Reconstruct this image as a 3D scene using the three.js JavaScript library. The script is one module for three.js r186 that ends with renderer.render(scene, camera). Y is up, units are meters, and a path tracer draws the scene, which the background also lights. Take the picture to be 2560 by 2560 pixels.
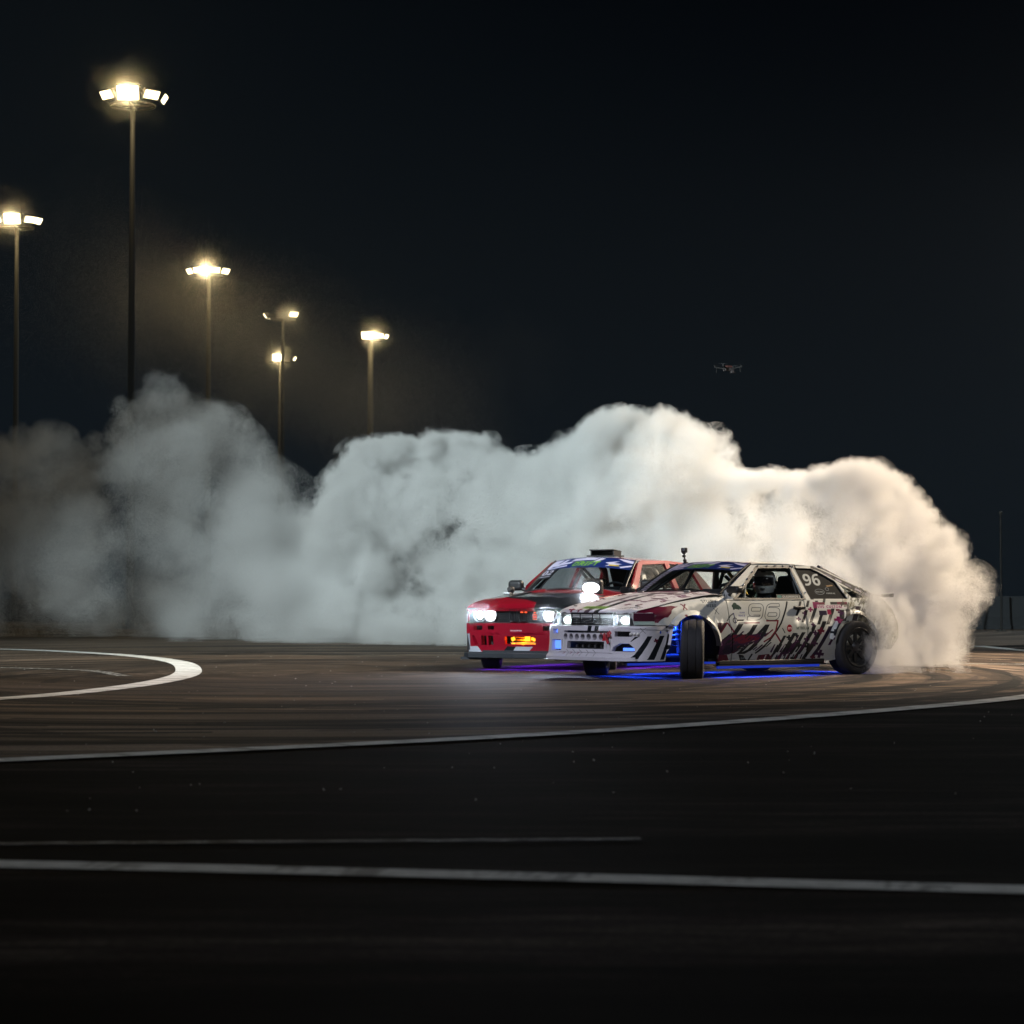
import * as THREE from 'three';
import { ImprovedNoise } from 'three/addons/math/ImprovedNoise.js';
import { TessellateModifier } from 'three/addons/modifiers/TessellateModifier.js';
import { RoundedBoxGeometry } from 'three/addons/geometries/RoundedBoxGeometry.js';
import { MarchingCubes } from 'three/addons/objects/MarchingCubes.js';
import { mergeGeometries, mergeVertices } from 'three/addons/utils/BufferGeometryUtils.js';
import { RectAreaLightUniformsLib } from 'three/addons/lights/RectAreaLightUniformsLib.js';
RectAreaLightUniformsLib.init();

// ---------- camera, sky, exposure ----------
const scene = new THREE.Scene();
const camera = new THREE.PerspectiveCamera(23.66, 1, 0.5, 3000);
camera.position.set(0, 0.85, 0);
camera.rotation.x = THREE.MathUtils.degToRad(1.987);
camera.focus = 26; camera.userData.fStop = 4.5;
const renderer = new THREE.WebGLRenderer({ antialias: true });
renderer.toneMapping = THREE.LinearToneMapping;
renderer.toneMappingExposure = 1;
renderer.shadowMap.enabled = true;
{ // a night sky: almost black blue overhead, a little paler towards the horizon all round
  const w = 64, h = 128, d = new Float32Array(w * h * 4);
  for (let y = 0; y < h; y++) { const e = Math.max(0, ((y + 0.5) / h - 0.5) * 2), k = Math.exp(-e * 11);
    for (let x = 0; x < w; x++) d.set([0.0001 + 0.0018 * k, 0.0002 + 0.0048 * k, 0.0006 + 0.0085 * k, 1], (y * w + x) * 4); }
  const t = new THREE.DataTexture(d, w, h, THREE.RGBAFormat, THREE.FloatType);
  t.mapping = THREE.EquirectangularReflectionMapping; t.magFilter = THREE.LinearFilter; t.needsUpdate = true;
  scene.background = t; scene.environment = t;
}
scene.fog = new THREE.FogExp2(new THREE.Color(0.8, 0.92, 1.0), 0.00024);

// ---------- helpers ----------
let seed = 11;
const R = () => { seed = (seed + 0x6d2b79f5) | 0; let t = Math.imul(seed ^ (seed >>> 15), 1 | seed); t = (t + Math.imul(t ^ (t >>> 7), 61 | t)) ^ t; return ((t ^ (t >>> 14)) >>> 0) / 4294967296; };
const G = () => Math.sqrt(-2 * Math.log(1 - R())) * Math.cos(6.2832 * R());
const noise = new ImprovedNoise(), N3 = (x, y, z) => noise.noise(x, y, z);
const clamp = THREE.MathUtils.clamp, lerp = THREE.MathUtils.lerp, rad = THREE.MathUtils.degToRad;
const sstep = (a, b, x) => { const t = clamp((x - a) / (b - a), 0, 1); return t * t * (3 - 2 * t); };
function interp(tab, x) { if (x <= tab[0][0]) return tab[0][1]; for (let i = 1; i < tab.length; i++) if (x <= tab[i][0]) { const t = (x - tab[i - 1][0]) / (tab[i][0] - tab[i - 1][0]); return lerp(tab[i - 1][1], tab[i][1], t); } return tab[tab.length - 1][1]; }
const used = {};
function numbered(n) { const k = used[n] = (used[n] ?? -1) + 1; return k ? n + '_' + String(k).padStart(3, '0') : n; }
function tag(o, label, category, group, kind) { if (label) o.userData.label = label; if (category) o.userData.category = category; if (group) o.userData.group = group; if (kind) o.userData.kind = kind; return o; }
function thing(name, label, category, pos = [0, 0, 0], turn = 0, group) { const o = new THREE.Group(); o.name = numbered(name); o.position.set(...pos); o.rotation.y = turn; scene.add(o); return tag(o, label, category, group); }
function mesh(name, geo, mat, parent) { const m = new THREE.Mesh(geo, mat); m.name = name; m.castShadow = m.receiveShadow = true; parent.add(m); return m; }
function std(r, g, b, rough = 0.6, metal = 0, extra = {}) { return new THREE.MeshStandardMaterial({ color: new THREE.Color().setRGB(r, g, b), roughness: rough, metalness: metal, side: THREE.DoubleSide, ...extra }); }
function phys(r, g, b, o = {}) { return new THREE.MeshPhysicalMaterial({ color: new THREE.Color().setRGB(r, g, b), side: THREE.DoubleSide, ...o }); }
function glow(r, g, b, k) { return new THREE.MeshStandardMaterial({ color: 0x222222, emissive: new THREE.Color().setRGB(r, g, b), emissiveIntensity: k, roughness: 0.4 }); }
function box(w, h, d, x, y, z, ry = 0, rx = 0, rz = 0, r = 0) { const g = r ? new RoundedBoxGeometry(w, h, d, 2, r) : new THREE.BoxGeometry(w, h, d); if (rx || ry || rz) g.applyMatrix4(new THREE.Matrix4().makeRotationFromEuler(new THREE.Euler(rx, ry, rz))); g.translate(x, y, z); return plain(g); }
function plain(g) { for (const k of Object.keys(g.attributes)) if (!['position', 'normal', 'uv'].includes(k)) g.deleteAttribute(k); if (g.index) g = g.toNonIndexed(); return g; }
function cyl(r0, r1, len, p, dir = [0, 1, 0], seg = 20, open = false) { const g = new THREE.CylinderGeometry(r1, r0, len, seg, 1, open); g.applyQuaternion(new THREE.Quaternion().setFromUnitVectors(new THREE.Vector3(0, 1, 0), new THREE.Vector3(...dir).normalize())); g.translate(...p); return plain(g); }
function tube(pts, r, seg = 24, rs = 8, closed = false) { return plain(new THREE.TubeGeometry(new THREE.CatmullRomCurve3(pts.map((p) => new THREE.Vector3(...p)), closed, 'catmullrom', 0.2), seg, r, rs, closed)); }
function bar(a, b, r, rs = 8) { const A = new THREE.Vector3(...a), B = new THREE.Vector3(...b), d = B.clone().sub(A); return cyl(r, r, d.length(), A.clone().add(B).multiplyScalar(0.5).toArray(), d.toArray(), rs); }
const each = (name, geos, mat, parent) => geos.map((g) => mesh(name, g, mat, parent));
const merge = (...l) => mergeGeometries(l.flat().map((g) => { g = plain(g); if (!g.attributes.uv) g.setAttribute('uv', new THREE.BufferAttribute(new Float32Array(g.attributes.position.count * 2), 2)); return g; }));
function surf(f, u0, u1, nu, v0, v1, nv, uvf) { // a sheet f(u, v) -> [x, y, z]
  const p = [], uv = [], ix = [];
  for (let j = 0; j <= nv; j++) for (let i = 0; i <= nu; i++) { const u = lerp(u0, u1, i / nu), v = lerp(v0, v1, j / nv), q = f(u, v); p.push(...q); uv.push(...(uvf ? uvf(u, v, q) : [i / nu, j / nv])); }
  for (let j = 0; j < nv; j++) for (let i = 0; i < nu; i++) { const a = j * (nu + 1) + i; ix.push(a, a + 1, a + nu + 2, a, a + nu + 2, a + nu + 1); }
  const g = new THREE.BufferGeometry(); g.setAttribute('position', new THREE.Float32BufferAttribute(p, 3)); g.setAttribute('uv', new THREE.Float32BufferAttribute(uv, 2)); g.setIndex(ix); g.computeVertexNormals(); return plain(g);
}
function dense(loop, step) { const o = []; for (let i = 0; i < loop.length; i++) { const a = loop[i], b = loop[(i + 1) % loop.length], n = Math.max(1, Math.ceil(Math.hypot(b[0] - a[0], b[1] - a[1]) / step)); for (let k = 0; k < n; k++) o.push([lerp(a[0], b[0], k / n), lerp(a[1], b[1], k / n)]); } return o; }
const arc = (cx, cy, r, a0, a1, n, ry = r) => Array.from({ length: n + 1 }, (_, i) => { const a = rad(lerp(a0, a1, i / n)); return [cx + r * Math.cos(a), cy + ry * Math.sin(a)]; });
function panel(poly, holes, pos, { step = 0.07, depth = 0.02, out = [0, 0, -1], uv } = {}) { // sheet metal cut to an outline, bent by pos(a, b), with a turned-in edge
  const loops = [poly, ...holes].map((l) => dense(l, step)), s = new THREE.Shape(loops[0].map((p) => new THREE.Vector2(...p)));
  for (const h of loops.slice(1)) s.holes.push(new THREE.Path(h.map((p) => new THREE.Vector2(...p))));
  let g = new TessellateModifier(step * 1.6, 6).modify(new THREE.ShapeGeometry(s));
  const nrm = (a, b) => { const e = 0.004, p = new THREE.Vector3(...pos(a, b)), du = new THREE.Vector3(...pos(a + e, b)).sub(new THREE.Vector3(...pos(a - e, b))), dv = new THREE.Vector3(...pos(a, b + e)).sub(new THREE.Vector3(...pos(a, b - e))), n = du.cross(dv).normalize(); return n.dot(new THREE.Vector3(...out)) < 0 ? n.negate() : n; };
  const P = g.attributes.position, q = [], nn = [], uu = [], push = (p, n, a, b) => { q.push(...p); nn.push(n.x, n.y, n.z); uu.push(...(uv ? uv(a, b) : [a, b])); };
  for (let i = 0; i < P.count; i++) { const a = P.getX(i), b = P.getY(i); push(pos(a, b), nrm(a, b), a, b); }
  if (depth) for (const l of loops) for (let i = 0; i < l.length; i++) {
    const A = l[i], B = l[(i + 1) % l.length], na = nrm(...A), nb = nrm(...B), pa = new THREE.Vector3(...pos(...A)), pb = new THREE.Vector3(...pos(...B)), qa = pa.clone().addScaledVector(na, -depth), qb = pb.clone().addScaledVector(nb, -depth);
    const n = pb.clone().sub(pa).cross(na).normalize();
    for (const [p, c] of [[pa, A], [pb, B], [qb, B], [pa, A], [qb, B], [qa, A]]) push(p.toArray(), n, ...c);
  }
  const va = new THREE.Vector3(), vb = new THREE.Vector3(), vc = new THREE.Vector3(), swap = (arr, n, i, j) => { for (let k = 0; k < n; k++) { const t = arr[i * n + k]; arr[i * n + k] = arr[j * n + k]; arr[j * n + k] = t; } };
  for (let t = 0; t < q.length / 9; t++) { // wind every face the way its normal points
    va.fromArray(q, t * 9); vb.fromArray(q, t * 9 + 3).sub(va); vc.fromArray(q, t * 9 + 6).sub(va); vb.cross(vc);
    if (vb.x * nn[t * 9] + vb.y * nn[t * 9 + 1] + vb.z * nn[t * 9 + 2] < 0) { swap(q, 3, t * 3 + 1, t * 3 + 2); swap(nn, 3, t * 3 + 1, t * 3 + 2); swap(uu, 2, t * 3 + 1, t * 3 + 2); }
  }
  g = new THREE.BufferGeometry(); g.setAttribute('position', new THREE.Float32BufferAttribute(q, 3)); g.setAttribute('normal', new THREE.Float32BufferAttribute(nn, 3)); g.setAttribute('uv', new THREE.Float32BufferAttribute(uu, 2)); return g;
}
function paint(w, h, draw, o = {}) { const c = document.createElement('canvas'); c.width = w; c.height = h; const x = c.getContext('2d'); draw(x, w, h); const t = new THREE.CanvasTexture(c); t.colorSpace = THREE.SRGBColorSpace; t.anisotropy = 8; Object.assign(t, o); return t; }
function shadowed(l, name, near = 0.05, far = 200) { l.name = name; l.castShadow = true; if (l.shadow?.camera) { l.shadow.camera.near = near; l.shadow.camera.far = far; } return l; }
// ---------- ground, track, painted lines ----------
const speck = (() => { const n = 512, d = new Uint8Array(n * n * 4); for (let i = 0; i < n * n; i++) { const v = 128 + G() * 42; d.set([v, v, v, 255], i * 4); } const t = new THREE.DataTexture(d, n, n); t.wrapS = t.wrapT = THREE.RepeatWrapping; t.magFilter = THREE.LinearFilter; t.needsUpdate = true; return t; })();
function asphaltTexture(x0, x1, z0, z1, w, h, f) { const d = new Uint8Array(w * h * 4); for (let j = 0; j < h; j++) for (let i = 0; i < w; i++) { const c = f(lerp(x0, x1, (i + 0.5) / w), lerp(z0, z1, (j + 0.5) / h)); for (let k = 0; k < 3; k++) { const l = clamp(c[k], 0, 1); d[(j * w + i) * 4 + k] = 255 * (l < 0.0031308 ? l * 12.92 : 1.055 * Math.pow(l, 1 / 2.4) - 0.055); } d[(j * w + i) * 4 + 3] = 255; }
  return { d, w, h }; }
function sheet(loop, y) { const s = new THREE.Shape(loop.map(([x, z]) => new THREE.Vector2(x, -z))), g = new THREE.ShapeGeometry(s); g.rotateX(-Math.PI / 2); g.translate(0, y, 0); return g; }
function planarUv(g, x0, x1, z0, z1) { const p = g.attributes.position, u = new Float32Array(p.count * 2); for (let i = 0; i < p.count; i++) { u[i * 2] = (p.getX(i) - x0) / (x1 - x0); u[i * 2 + 1] = (p.getZ(i) - z0) / (z1 - z0); } g.setAttribute('uv', new THREE.BufferAttribute(u, 2)); return g; }
const edgeCurve = new THREE.CatmullRomCurve3([[-30, -2], [-12, -7.2], [-6, -10.2], [-2.66, -12.65], [0, -14.85], [2.2, -17.45], [4.34, -20.7], [6.6, -26], [7.9, -33], [8, -42]].map((p) => new THREE.Vector3(p[0], 0, p[1])));
{
  // fresh dark asphalt everywhere
  const A = asphaltTexture(-7, 7, -20, -3, 1024, 1536, (x, z) => {
    const s = N3(x * 0.35, z * 2.1, 3) * 0.6 + N3(x * 1.2, z * 7, 8) * 0.45 + N3(x * 3, z * 24, 5) * 0.35, b = N3(x * 0.12 + 9, z * 0.9, 1), g = R() - 0.5;
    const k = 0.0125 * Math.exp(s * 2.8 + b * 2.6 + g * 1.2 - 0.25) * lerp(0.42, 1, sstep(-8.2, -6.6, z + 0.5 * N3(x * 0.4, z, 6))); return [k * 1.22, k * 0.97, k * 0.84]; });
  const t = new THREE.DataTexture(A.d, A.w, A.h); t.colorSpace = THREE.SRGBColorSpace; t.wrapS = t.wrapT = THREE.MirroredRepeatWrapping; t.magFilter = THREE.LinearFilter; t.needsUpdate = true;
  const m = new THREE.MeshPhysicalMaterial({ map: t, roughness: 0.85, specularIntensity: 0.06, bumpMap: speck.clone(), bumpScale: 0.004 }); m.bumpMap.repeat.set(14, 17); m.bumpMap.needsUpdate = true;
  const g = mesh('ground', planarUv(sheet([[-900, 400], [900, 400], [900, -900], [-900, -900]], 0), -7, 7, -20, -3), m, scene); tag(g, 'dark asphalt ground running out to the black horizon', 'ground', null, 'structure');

  // worn, dusty, rubber-streaked track surface behind the long curved line
  const X0 = -13, X1 = 13, Z0 = -46, Z1 = -10, cx = -2.2, cz = -27.5;
  const B = asphaltTexture(X0, X1, Z0, Z1, 2048, 2048, (x, z) => {
    const dx = x - cx, dz = (z - cz) * 0.8, r = Math.hypot(dx, dz), a = Math.atan2(dz, dx);
    const s = N3(r * 1.3, a * 1.1, 2) * 0.5 + N3(r * 4.2, a * 2.2, 7) * 0.5 + N3(r * 12, a * 3.2, 4) * 0.45 + N3(r * 30, a * 5, 9) * 0.35, b = N3(x * 0.3, z * 0.3, 1) * 0.5, g = R() - 0.5;
    const dust = sstep(4, 8.5, r) * (0.75 + 0.35 * sstep(-2, 5, x)) + 0.28, k = 0.095 * dust * Math.exp(s * 1.25 + b + g * 0.55); return [k * 1.34, k, k * 0.76]; });
  const c = document.createElement('canvas'); c.width = c.height = 2048; const x = c.getContext('2d'), id = new ImageData(new Uint8ClampedArray(B.d.buffer), 2048, 2048);
  x.putImageData(id, 0, 0);
  const px = (wx) => (wx - X0) / (X1 - X0) * 2048, pz = (wz) => (wz - Z0) / (Z1 - Z0) * 2048;
  for (let i = 0; i < 230; i++) { // rubber laid down by many sliding cars
    const r = 3.4 + Math.pow(R(), 0.75) * 8.2, ox = cx + G() * 0.9, oz = cz + G() * 0.9, a0 = R() * 6.283, da = 0.4 + R() * 1.9, wob = G() * 0.05;
    x.strokeStyle = `rgba(9,8,10,${0.2 + R() * 0.6})`; x.lineWidth = (0.06 + R() * 0.18) * 2048 / 26; x.beginPath();
    for (let k = 0; k <= 40; k++) { const a = a0 + da * k / 40, rr = r * (1 + wob * k / 10); const X = px(ox + rr * Math.cos(a)), Z = pz(oz + rr * 1.2 * Math.sin(a)); k ? x.lineTo(X, Z) : x.moveTo(X, Z); } x.stroke();
  }
  for (let i = 0; i < 60; i++) { // dustier bands left between the rubber
    const r = 5 + R() * 7, a0 = R() * 6.283, da = 0.3 + R() * 1.2; x.strokeStyle = `rgba(128,108,88,${0.1 + R() * 0.35})`; x.lineWidth = (0.05 + R() * 0.3) * 79; x.beginPath();
    for (let k = 0; k <= 30; k++) { const a = a0 + da * k / 30, X = px(cx + r * Math.cos(a)), Z = pz(cz + r * 1.2 * Math.sin(a)); k ? x.lineTo(X, Z) : x.moveTo(X, Z); } x.stroke();
  }
  for (let i = 0; i < 44; i++) { // hooks where tyres changed direction
    const ox = -1 + R() * 7, oz = -26 + R() * 9, r = 0.5 + R() * 1.6; x.strokeStyle = `rgba(8,8,10,${0.2 + R() * 0.3})`; x.lineWidth = (0.06 + R() * 0.12) * 79; x.beginPath();
    for (let k = 0; k <= 24; k++) { const a = -1.9 + 3.8 * k / 24, X = px(ox + r * Math.cos(a) * 2.2), Z = pz(oz + r * 0.7 * Math.sin(a)); k ? x.lineTo(X, Z) : x.moveTo(X, Z); } x.stroke();
  }
  const tt = new THREE.CanvasTexture(c); tt.flipY = false; tt.colorSpace = THREE.SRGBColorSpace; tt.wrapS = tt.wrapT = THREE.MirroredRepeatWrapping;
  const tm = new THREE.MeshPhysicalMaterial({ map: tt, roughness: 0.74, specularIntensity: 0.3, bumpMap: speck.clone(), bumpScale: 0.004 }); tm.bumpMap.repeat.set(26, 36); tm.bumpMap.needsUpdate = true;
  const pts = edgeCurve.getPoints(160).map((p) => [p.x, p.z]);
  const tr = mesh('track_surface', planarUv(sheet([...pts, [40, -80], [-60, -80], [-60, -2]], 0.004), X0, X1, Z0, Z1), tm, scene); tag(tr, 'worn brownish race track asphalt streaked with curved rubber marks', 'track', null, 'structure');
}
// painted lines: thin sheets above the asphalt, with worn edges
const lineTex = (wear) => paint(1024, 64, (x, w, h) => { const im = x.createImageData(w, h); for (let j = 0; j < h; j++) for (let i = 0; i < w; i++) { const n = N3(i * 0.03, j * 0.06, 4) * 0.6 + N3(i * 0.2, j * 0.3, 7) * 0.5 + (R() - 0.5) * 0.5, scuff = sstep(0.05, 0.5, N3(i * 0.012, j * 0.004, 12) + 0.4 * N3(i * 0.09, j * 0.02, 3)), v = 232 * (1 - wear * clamp(0.45 + n, 0, 1)) * (1 - 0.32 * scuff); im.data.set([v, v, v * 0.985, 255], (j * w + i) * 4); } x.putImageData(im, 0, 0); }, { wrapS: THREE.RepeatWrapping });
function strip(points, width, y, n = 160) { const c = points instanceof THREE.Curve ? points : new THREE.CatmullRomCurve3(points.map((p) => new THREE.Vector3(p[0], 0, p[1]))), L = c.getLength();
  return surf((u, v) => { const p = c.getPointAt(u), t = c.getTangentAt(u), w = width * (1 + 0.05 * N3(u * L * 3, v * 2, 1)); return [p.x - t.z * (v - 0.5) * w, y, p.z + t.x * (v - 0.5) * w]; }, 0, 1, n, 0, 1, 1, (u, v) => [u * L / 2.5, v]); }
const paintMat = (wear) => new THREE.MeshStandardMaterial({ map: lineTex(wear), roughness: 0.7, side: THREE.DoubleSide });
function line(name, pts, w, y, wear, label) { const m = mesh(numbered(name), strip(pts, w, y), paintMat(wear), scene); return tag(m, label, 'painted line', null, 'structure'); }
line('track_edge_line', edgeCurve, 0.26, 0.009, 0.2, 'long curved off-white line between brown track and dark foreground asphalt');
line('clipping_line', [[-16, -41.5], [-11, -41], [-8.4, -39.6], [-6.0, -36.2], [-4.5, -32.3], [-3.78, -28.6], [-3.5, -25.6], [-3.66, -22.7], [-4.2, -20.4], [-6, -17.6], [-10, -15.5]], 0.3, 0.009, 0.2, 'white painted line bending back round the inside of the turn at left');
line('foreground_line', [[-14, -8.75], [-5, -8.2], [-1.63, -7.78], [0, -7.45], [1.48, -7.1], [6, -6.2], [14, -5]], 0.2, 0.005, 0.22, 'thick white line crossing the dark foreground nearest the camera');
line('foreground_line', [[-14, -7.6], [-5, -8.15], [-1.7, -8.42], [0, -8.55], [0.45, -8.59]], 0.075, 0.005, 1.5, 'thin faded grey line just behind the thick foreground line');
line('far_track_line', [[-30, -63], [-12, -57], [-6, -52.5], [-1, -48], [2, -44]], 0.16, 0.009, 0.5, 'thin far white line at the foot of the smoke');
line('faded_arc_line', [[-11, -30.5], [-7, -29.6], [-5, -28.2], [-4.1, -26]], 0.16, 0.009, 1.7, 'faint worn arc inside the bent white line at left');
line('right_track_line', [[5.2, -31], [6.5, -30.6], [8, -30.9], [10, -32]], 0.2, 0.009, 0.55, 'short pale line on the track to the right of the smoke');
{ // rubber crumbs and grit scattered on the asphalt
  const g = new THREE.IcosahedronGeometry(1, 0), im = new THREE.InstancedMesh(g, std(0.42, 0.4, 0.37, 0.8), 300), M = new THREE.Matrix4(), Q = new THREE.Quaternion();
  for (let i = 0; i < 300; i++) { const z = -9 - Math.pow(R(), 0.8) * 28, s = 0.002 + R() * R() * 0.005; Q.set(G(), G(), G(), G()).normalize(); M.compose(new THREE.Vector3((R() - 0.5) * -z * 0.46, s * 0.5 + 0.004, z), Q, new THREE.Vector3(s * 1.6, s * 0.7, s)); im.setMatrixAt(i, M); }
  im.name = 'rubber_crumbs'; scene.add(im); tag(im, 'pale rubber crumbs and grit scattered over the asphalt', 'debris', null, 'stuff');
}
// ---------- floodlight masts, fence posts, barrier, drone ----------
const steel = std(0.05, 0.048, 0.044, 0.6, 0.2), darkSteel = std(0.012, 0.012, 0.013, 0.7, 0.2), black = std(0.012, 0.012, 0.014, 0.5), lampGlow = glow(1, 0.84, 0.5, 6);
function mast(x, z, angles, label, cd, { h = 14, col = 0xffe2a4, r = 0.085, spot, dark } = {}) {
  const t = thing('floodlight_mast', label, 'floodlight mast', [x, 0, z], 0, 'floodlight masts round the track');
  mesh('base_plate', merge(box(0.7, 0.06, 0.7, 0, 0.03, 0), ...[[1, 1], [1, -1], [-1, 1], [-1, -1]].map(([a, b]) => cyl(0.03, 0.03, 0.12, [a * 0.26, 0.1, b * 0.26], [0, 1, 0], 8))), steel, t);
  mesh('pole', merge(cyl(r * 1.45, r * 0.8, h - 0.1, [0, h / 2, 0], [0, 1, 0], 20), box(0.16, 0.6, 0.1, 0, 1.1, r * 1.35)), dark ? darkSteel : steel, t);
  const ringParts = [new THREE.TorusGeometry(0.6, 0.02, 8, 32).rotateX(Math.PI / 2).translate(0, h - 0.02, 0)];
  for (let k = 0; k < 4; k++) ringParts.push(bar([0, h - 0.02, 0], [0.6 * Math.cos(k * 1.571), h - 0.02, 0.6 * Math.sin(k * 1.571)], 0.03));
  mesh('crown_ring', merge(...ringParts), darkSteel, t);
  const body = merge(box(0.62, 0.44, 0.12, 0, 0, -0.07, 0, 0, 0, 0.03), ...[-0.22, -0.11, 0, 0.11, 0.22].map((q) => box(0.025, 0.36, 0.08, q, 0, -0.165)), bar([-0.33, 0, -0.06], [-0.33, 0.1, -0.28], 0.02), bar([0.33, 0, -0.06], [0.33, 0.1, -0.28], 0.02), bar([-0.33, 0.1, -0.28], [0.33, 0.1, -0.28], 0.02)), face = box(0.56, 0.38, 0.025, 0, 0, 0.003, 0, 0, 0, 0.01);
  for (const a of angles) { const f = mesh('floodlight', body, darkSteel, t); f.position.set(0.85 * Math.sin(rad(a)), h + 0.16, 0.85 * Math.cos(rad(a))); f.rotation.set(rad(32), rad(a), 0, 'YXZ'); mesh('lamp_face', face, lampGlow, f); if (Math.abs(a) > 12) f.scale.set(0.8, 0.58, 0.8); }
  if (spot) { const l = shadowed(new THREE.SpotLight(col, cd, 0, rad(spot.angle), spot.pen ?? 0.6, 2), 'floodlight_beam', 1, 120); l.position.set(x + (spot.dx ?? 0), h - 0.1, z + (spot.dz ?? 0)); l.target.position.set(...spot.at); l.shadow.radius = 20; scene.add(l, l.target); }
  else { const l = shadowed(new THREE.PointLight(col, cd, 0, 2), 'floodlight_glow', 0.3, 120); l.position.set(x, h + 0.1, z + 1.25); l.shadow.radius = 16; scene.add(l); }
  return t;
}
mast(-10.15, -65, [-45, 0, 45, 90], 'tallest-looking floodlight mast at upper left with three bright panels and one edge-on', 52, { dark: true });
mast(-17.6, -86.5, [-45, 0, 45, 70], 'floodlight mast cut by the left edge of the photo', 34, {});
mast(-12.45, -100, [-60, -22, 22, 60], 'floodlight mast with a row of four bright panels, third from the left', 56, { r: 0.1 });
mast(-10.86, -115.5, [-86, 42, -130], 'dark floodlight mast with only two small lit panels set far apart', 26, { dark: true });
mast(-13.0, -136.5, [-3, 84], 'farthest floodlight mast with one square lit panel, just below the two-panel mast', 42, { r: 0.11 });
mast(-7.25, -125, [-9, 34, 74], 'floodlight mast farthest right, its pale pole rising out of the centre smoke', 54, { r: 0.16 });
// masts of the same ring that stand just outside the frame and light the cars
mast(28, -106, [-60, -20, 20, 60], 'floodlight mast just outside the right edge, seen only by its glow', 520, { col: 0xe8f0f4 });
mast(19, -36, [-110, -70, -30], 'floodlight mast outside the frame behind the smoke at right', 5200, { col: 0xffe8ca, spot: { at: [4.0, 1, -30.4], angle: 25, pen: 0.9 } });
mast(-15, -9, [110, 145, 170], 'floodlight mast outside the frame on the photographer\u2019s left', 9300, { col: 0xdaebee, spot: { at: [-0.4, 1.4, -41.5], angle: 19.2, pen: 1 } });
{ const l = shadowed(new THREE.SpotLight(0xe8ebff, 1150, 0, rad(15), 0.9, 2), 'floodlight_beam', 1, 120); l.position.set(-14.6, 13.9, -9.6); l.target.position.set(0.5, 1.0, -27.5); l.shadow.radius = 20; scene.add(l, l.target); } // second lamp of that mast, aimed at the cars
mast(15, -7, [-150, -115, -80], 'floodlight mast outside the frame on the photographer\u2019s right', 390, { col: 0xe8f0fa, spot: { at: [-1, 0.3, -18], angle: 40, pen: 0.9 } });

{ // far right: two thin fence posts and a low barrier
  for (const [x, l] of [[10.5, 'thin grey fence post at far right, the one nearer the smoke'], [12.0, 'thin grey fence post at far right, nearer the edge of the photo']]) {
    const p = thing('fence_post', l, 'fence post', [x, 0, -60], 0, 'thin posts of the far fence');
    mesh('post', cyl(0.03, 0.024, 2.9, [0, 1.45, 0], [0, 1, 0], 10), darkSteel, p); mesh('base_plate', box(0.2, 0.03, 0.2, 0, 0.015, 0), steel, p); mesh('cap', new THREE.SphereGeometry(0.045, 10, 8).translate(0, 2.91, 0), steel, p);
  }
  const prof = new THREE.Shape([[-0.3, 0], [0.3, 0], [0.3, 0.1], [0.16, 0.32], [0.1, 0.85], [-0.1, 0.85], [-0.16, 0.32], [-0.3, 0.1]].map((p) => new THREE.Vector2(...p)));
  const bg = new THREE.ExtrudeGeometry(prof, { depth: 2.96, bevelEnabled: true, bevelSize: 0.015, bevelThickness: 0.015, bevelSegments: 1 }).rotateY(Math.PI / 2), bm = std(0.03, 0.034, 0.04, 0.9);
  for (let i = 0; i < 4; i++) { const b = mesh(numbered('barrier_block'), bg, bm, scene); b.position.set(7.0 + i * 3, 0, -64 + 0.12 * Math.sin(i * 2)); tag(b, `dark concrete barrier block in the far low row, ${['nearest the smoke', 'behind the left fence post', 'behind the right fence post', 'at the photo\u2019s right edge'][i]}`, 'barrier', 'concrete barrier blocks at far right'); }
}
{ // a small quadcopter in the night sky
  const d = thing('drone', 'small dim quadcopter drone hovering in the dark sky above the white car', 'drone', [3.55, 4.58, -40], rad(25));
  mesh('body', merge(box(0.17, 0.06, 0.1, 0, 0, 0, 0, 0, 0, 0.02), box(0.06, 0.05, 0.06, 0.06, -0.04, 0.02, 0, 0, 0, 0.01)), std(0.05, 0.042, 0.045, 0.6), d);
  mesh('battery', box(0.1, 0.035, 0.07, 0.01, 0.045, 0, 0, 0, 0, 0.008), std(0.09, 0.03, 0.025, 0.6), d);
  for (const [a, b] of [[1, 1], [1, -1], [-1, 1], [-1, -1]]) { mesh('arm', merge(bar([a * 0.06, 0.01, b * 0.03], [a * 0.17, 0.04, b * 0.13], 0.011), cyl(0.02, 0.018, 0.04, [a * 0.17, 0.05, b * 0.13], [0, 1, 0], 10), bar([a * 0.15, 0.03, b * 0.12], [a * 0.15, -0.05, b * 0.13], 0.007)), darkSteel, d);
    mesh('rotor', merge(box(0.15, 0.003, 0.014, a * 0.17, 0.074, b * 0.13, a * b * 0.7, 0.1)), std(0.03, 0.028, 0.032), d); }
  mesh('camera', merge(new THREE.SphereGeometry(0.022, 12, 8).translate(0.1, -0.05, 0.02), cyl(0.012, 0.012, 0.02, [0.12, -0.05, 0.02], [1, 0, 0], 10)), black, d);
}
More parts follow.
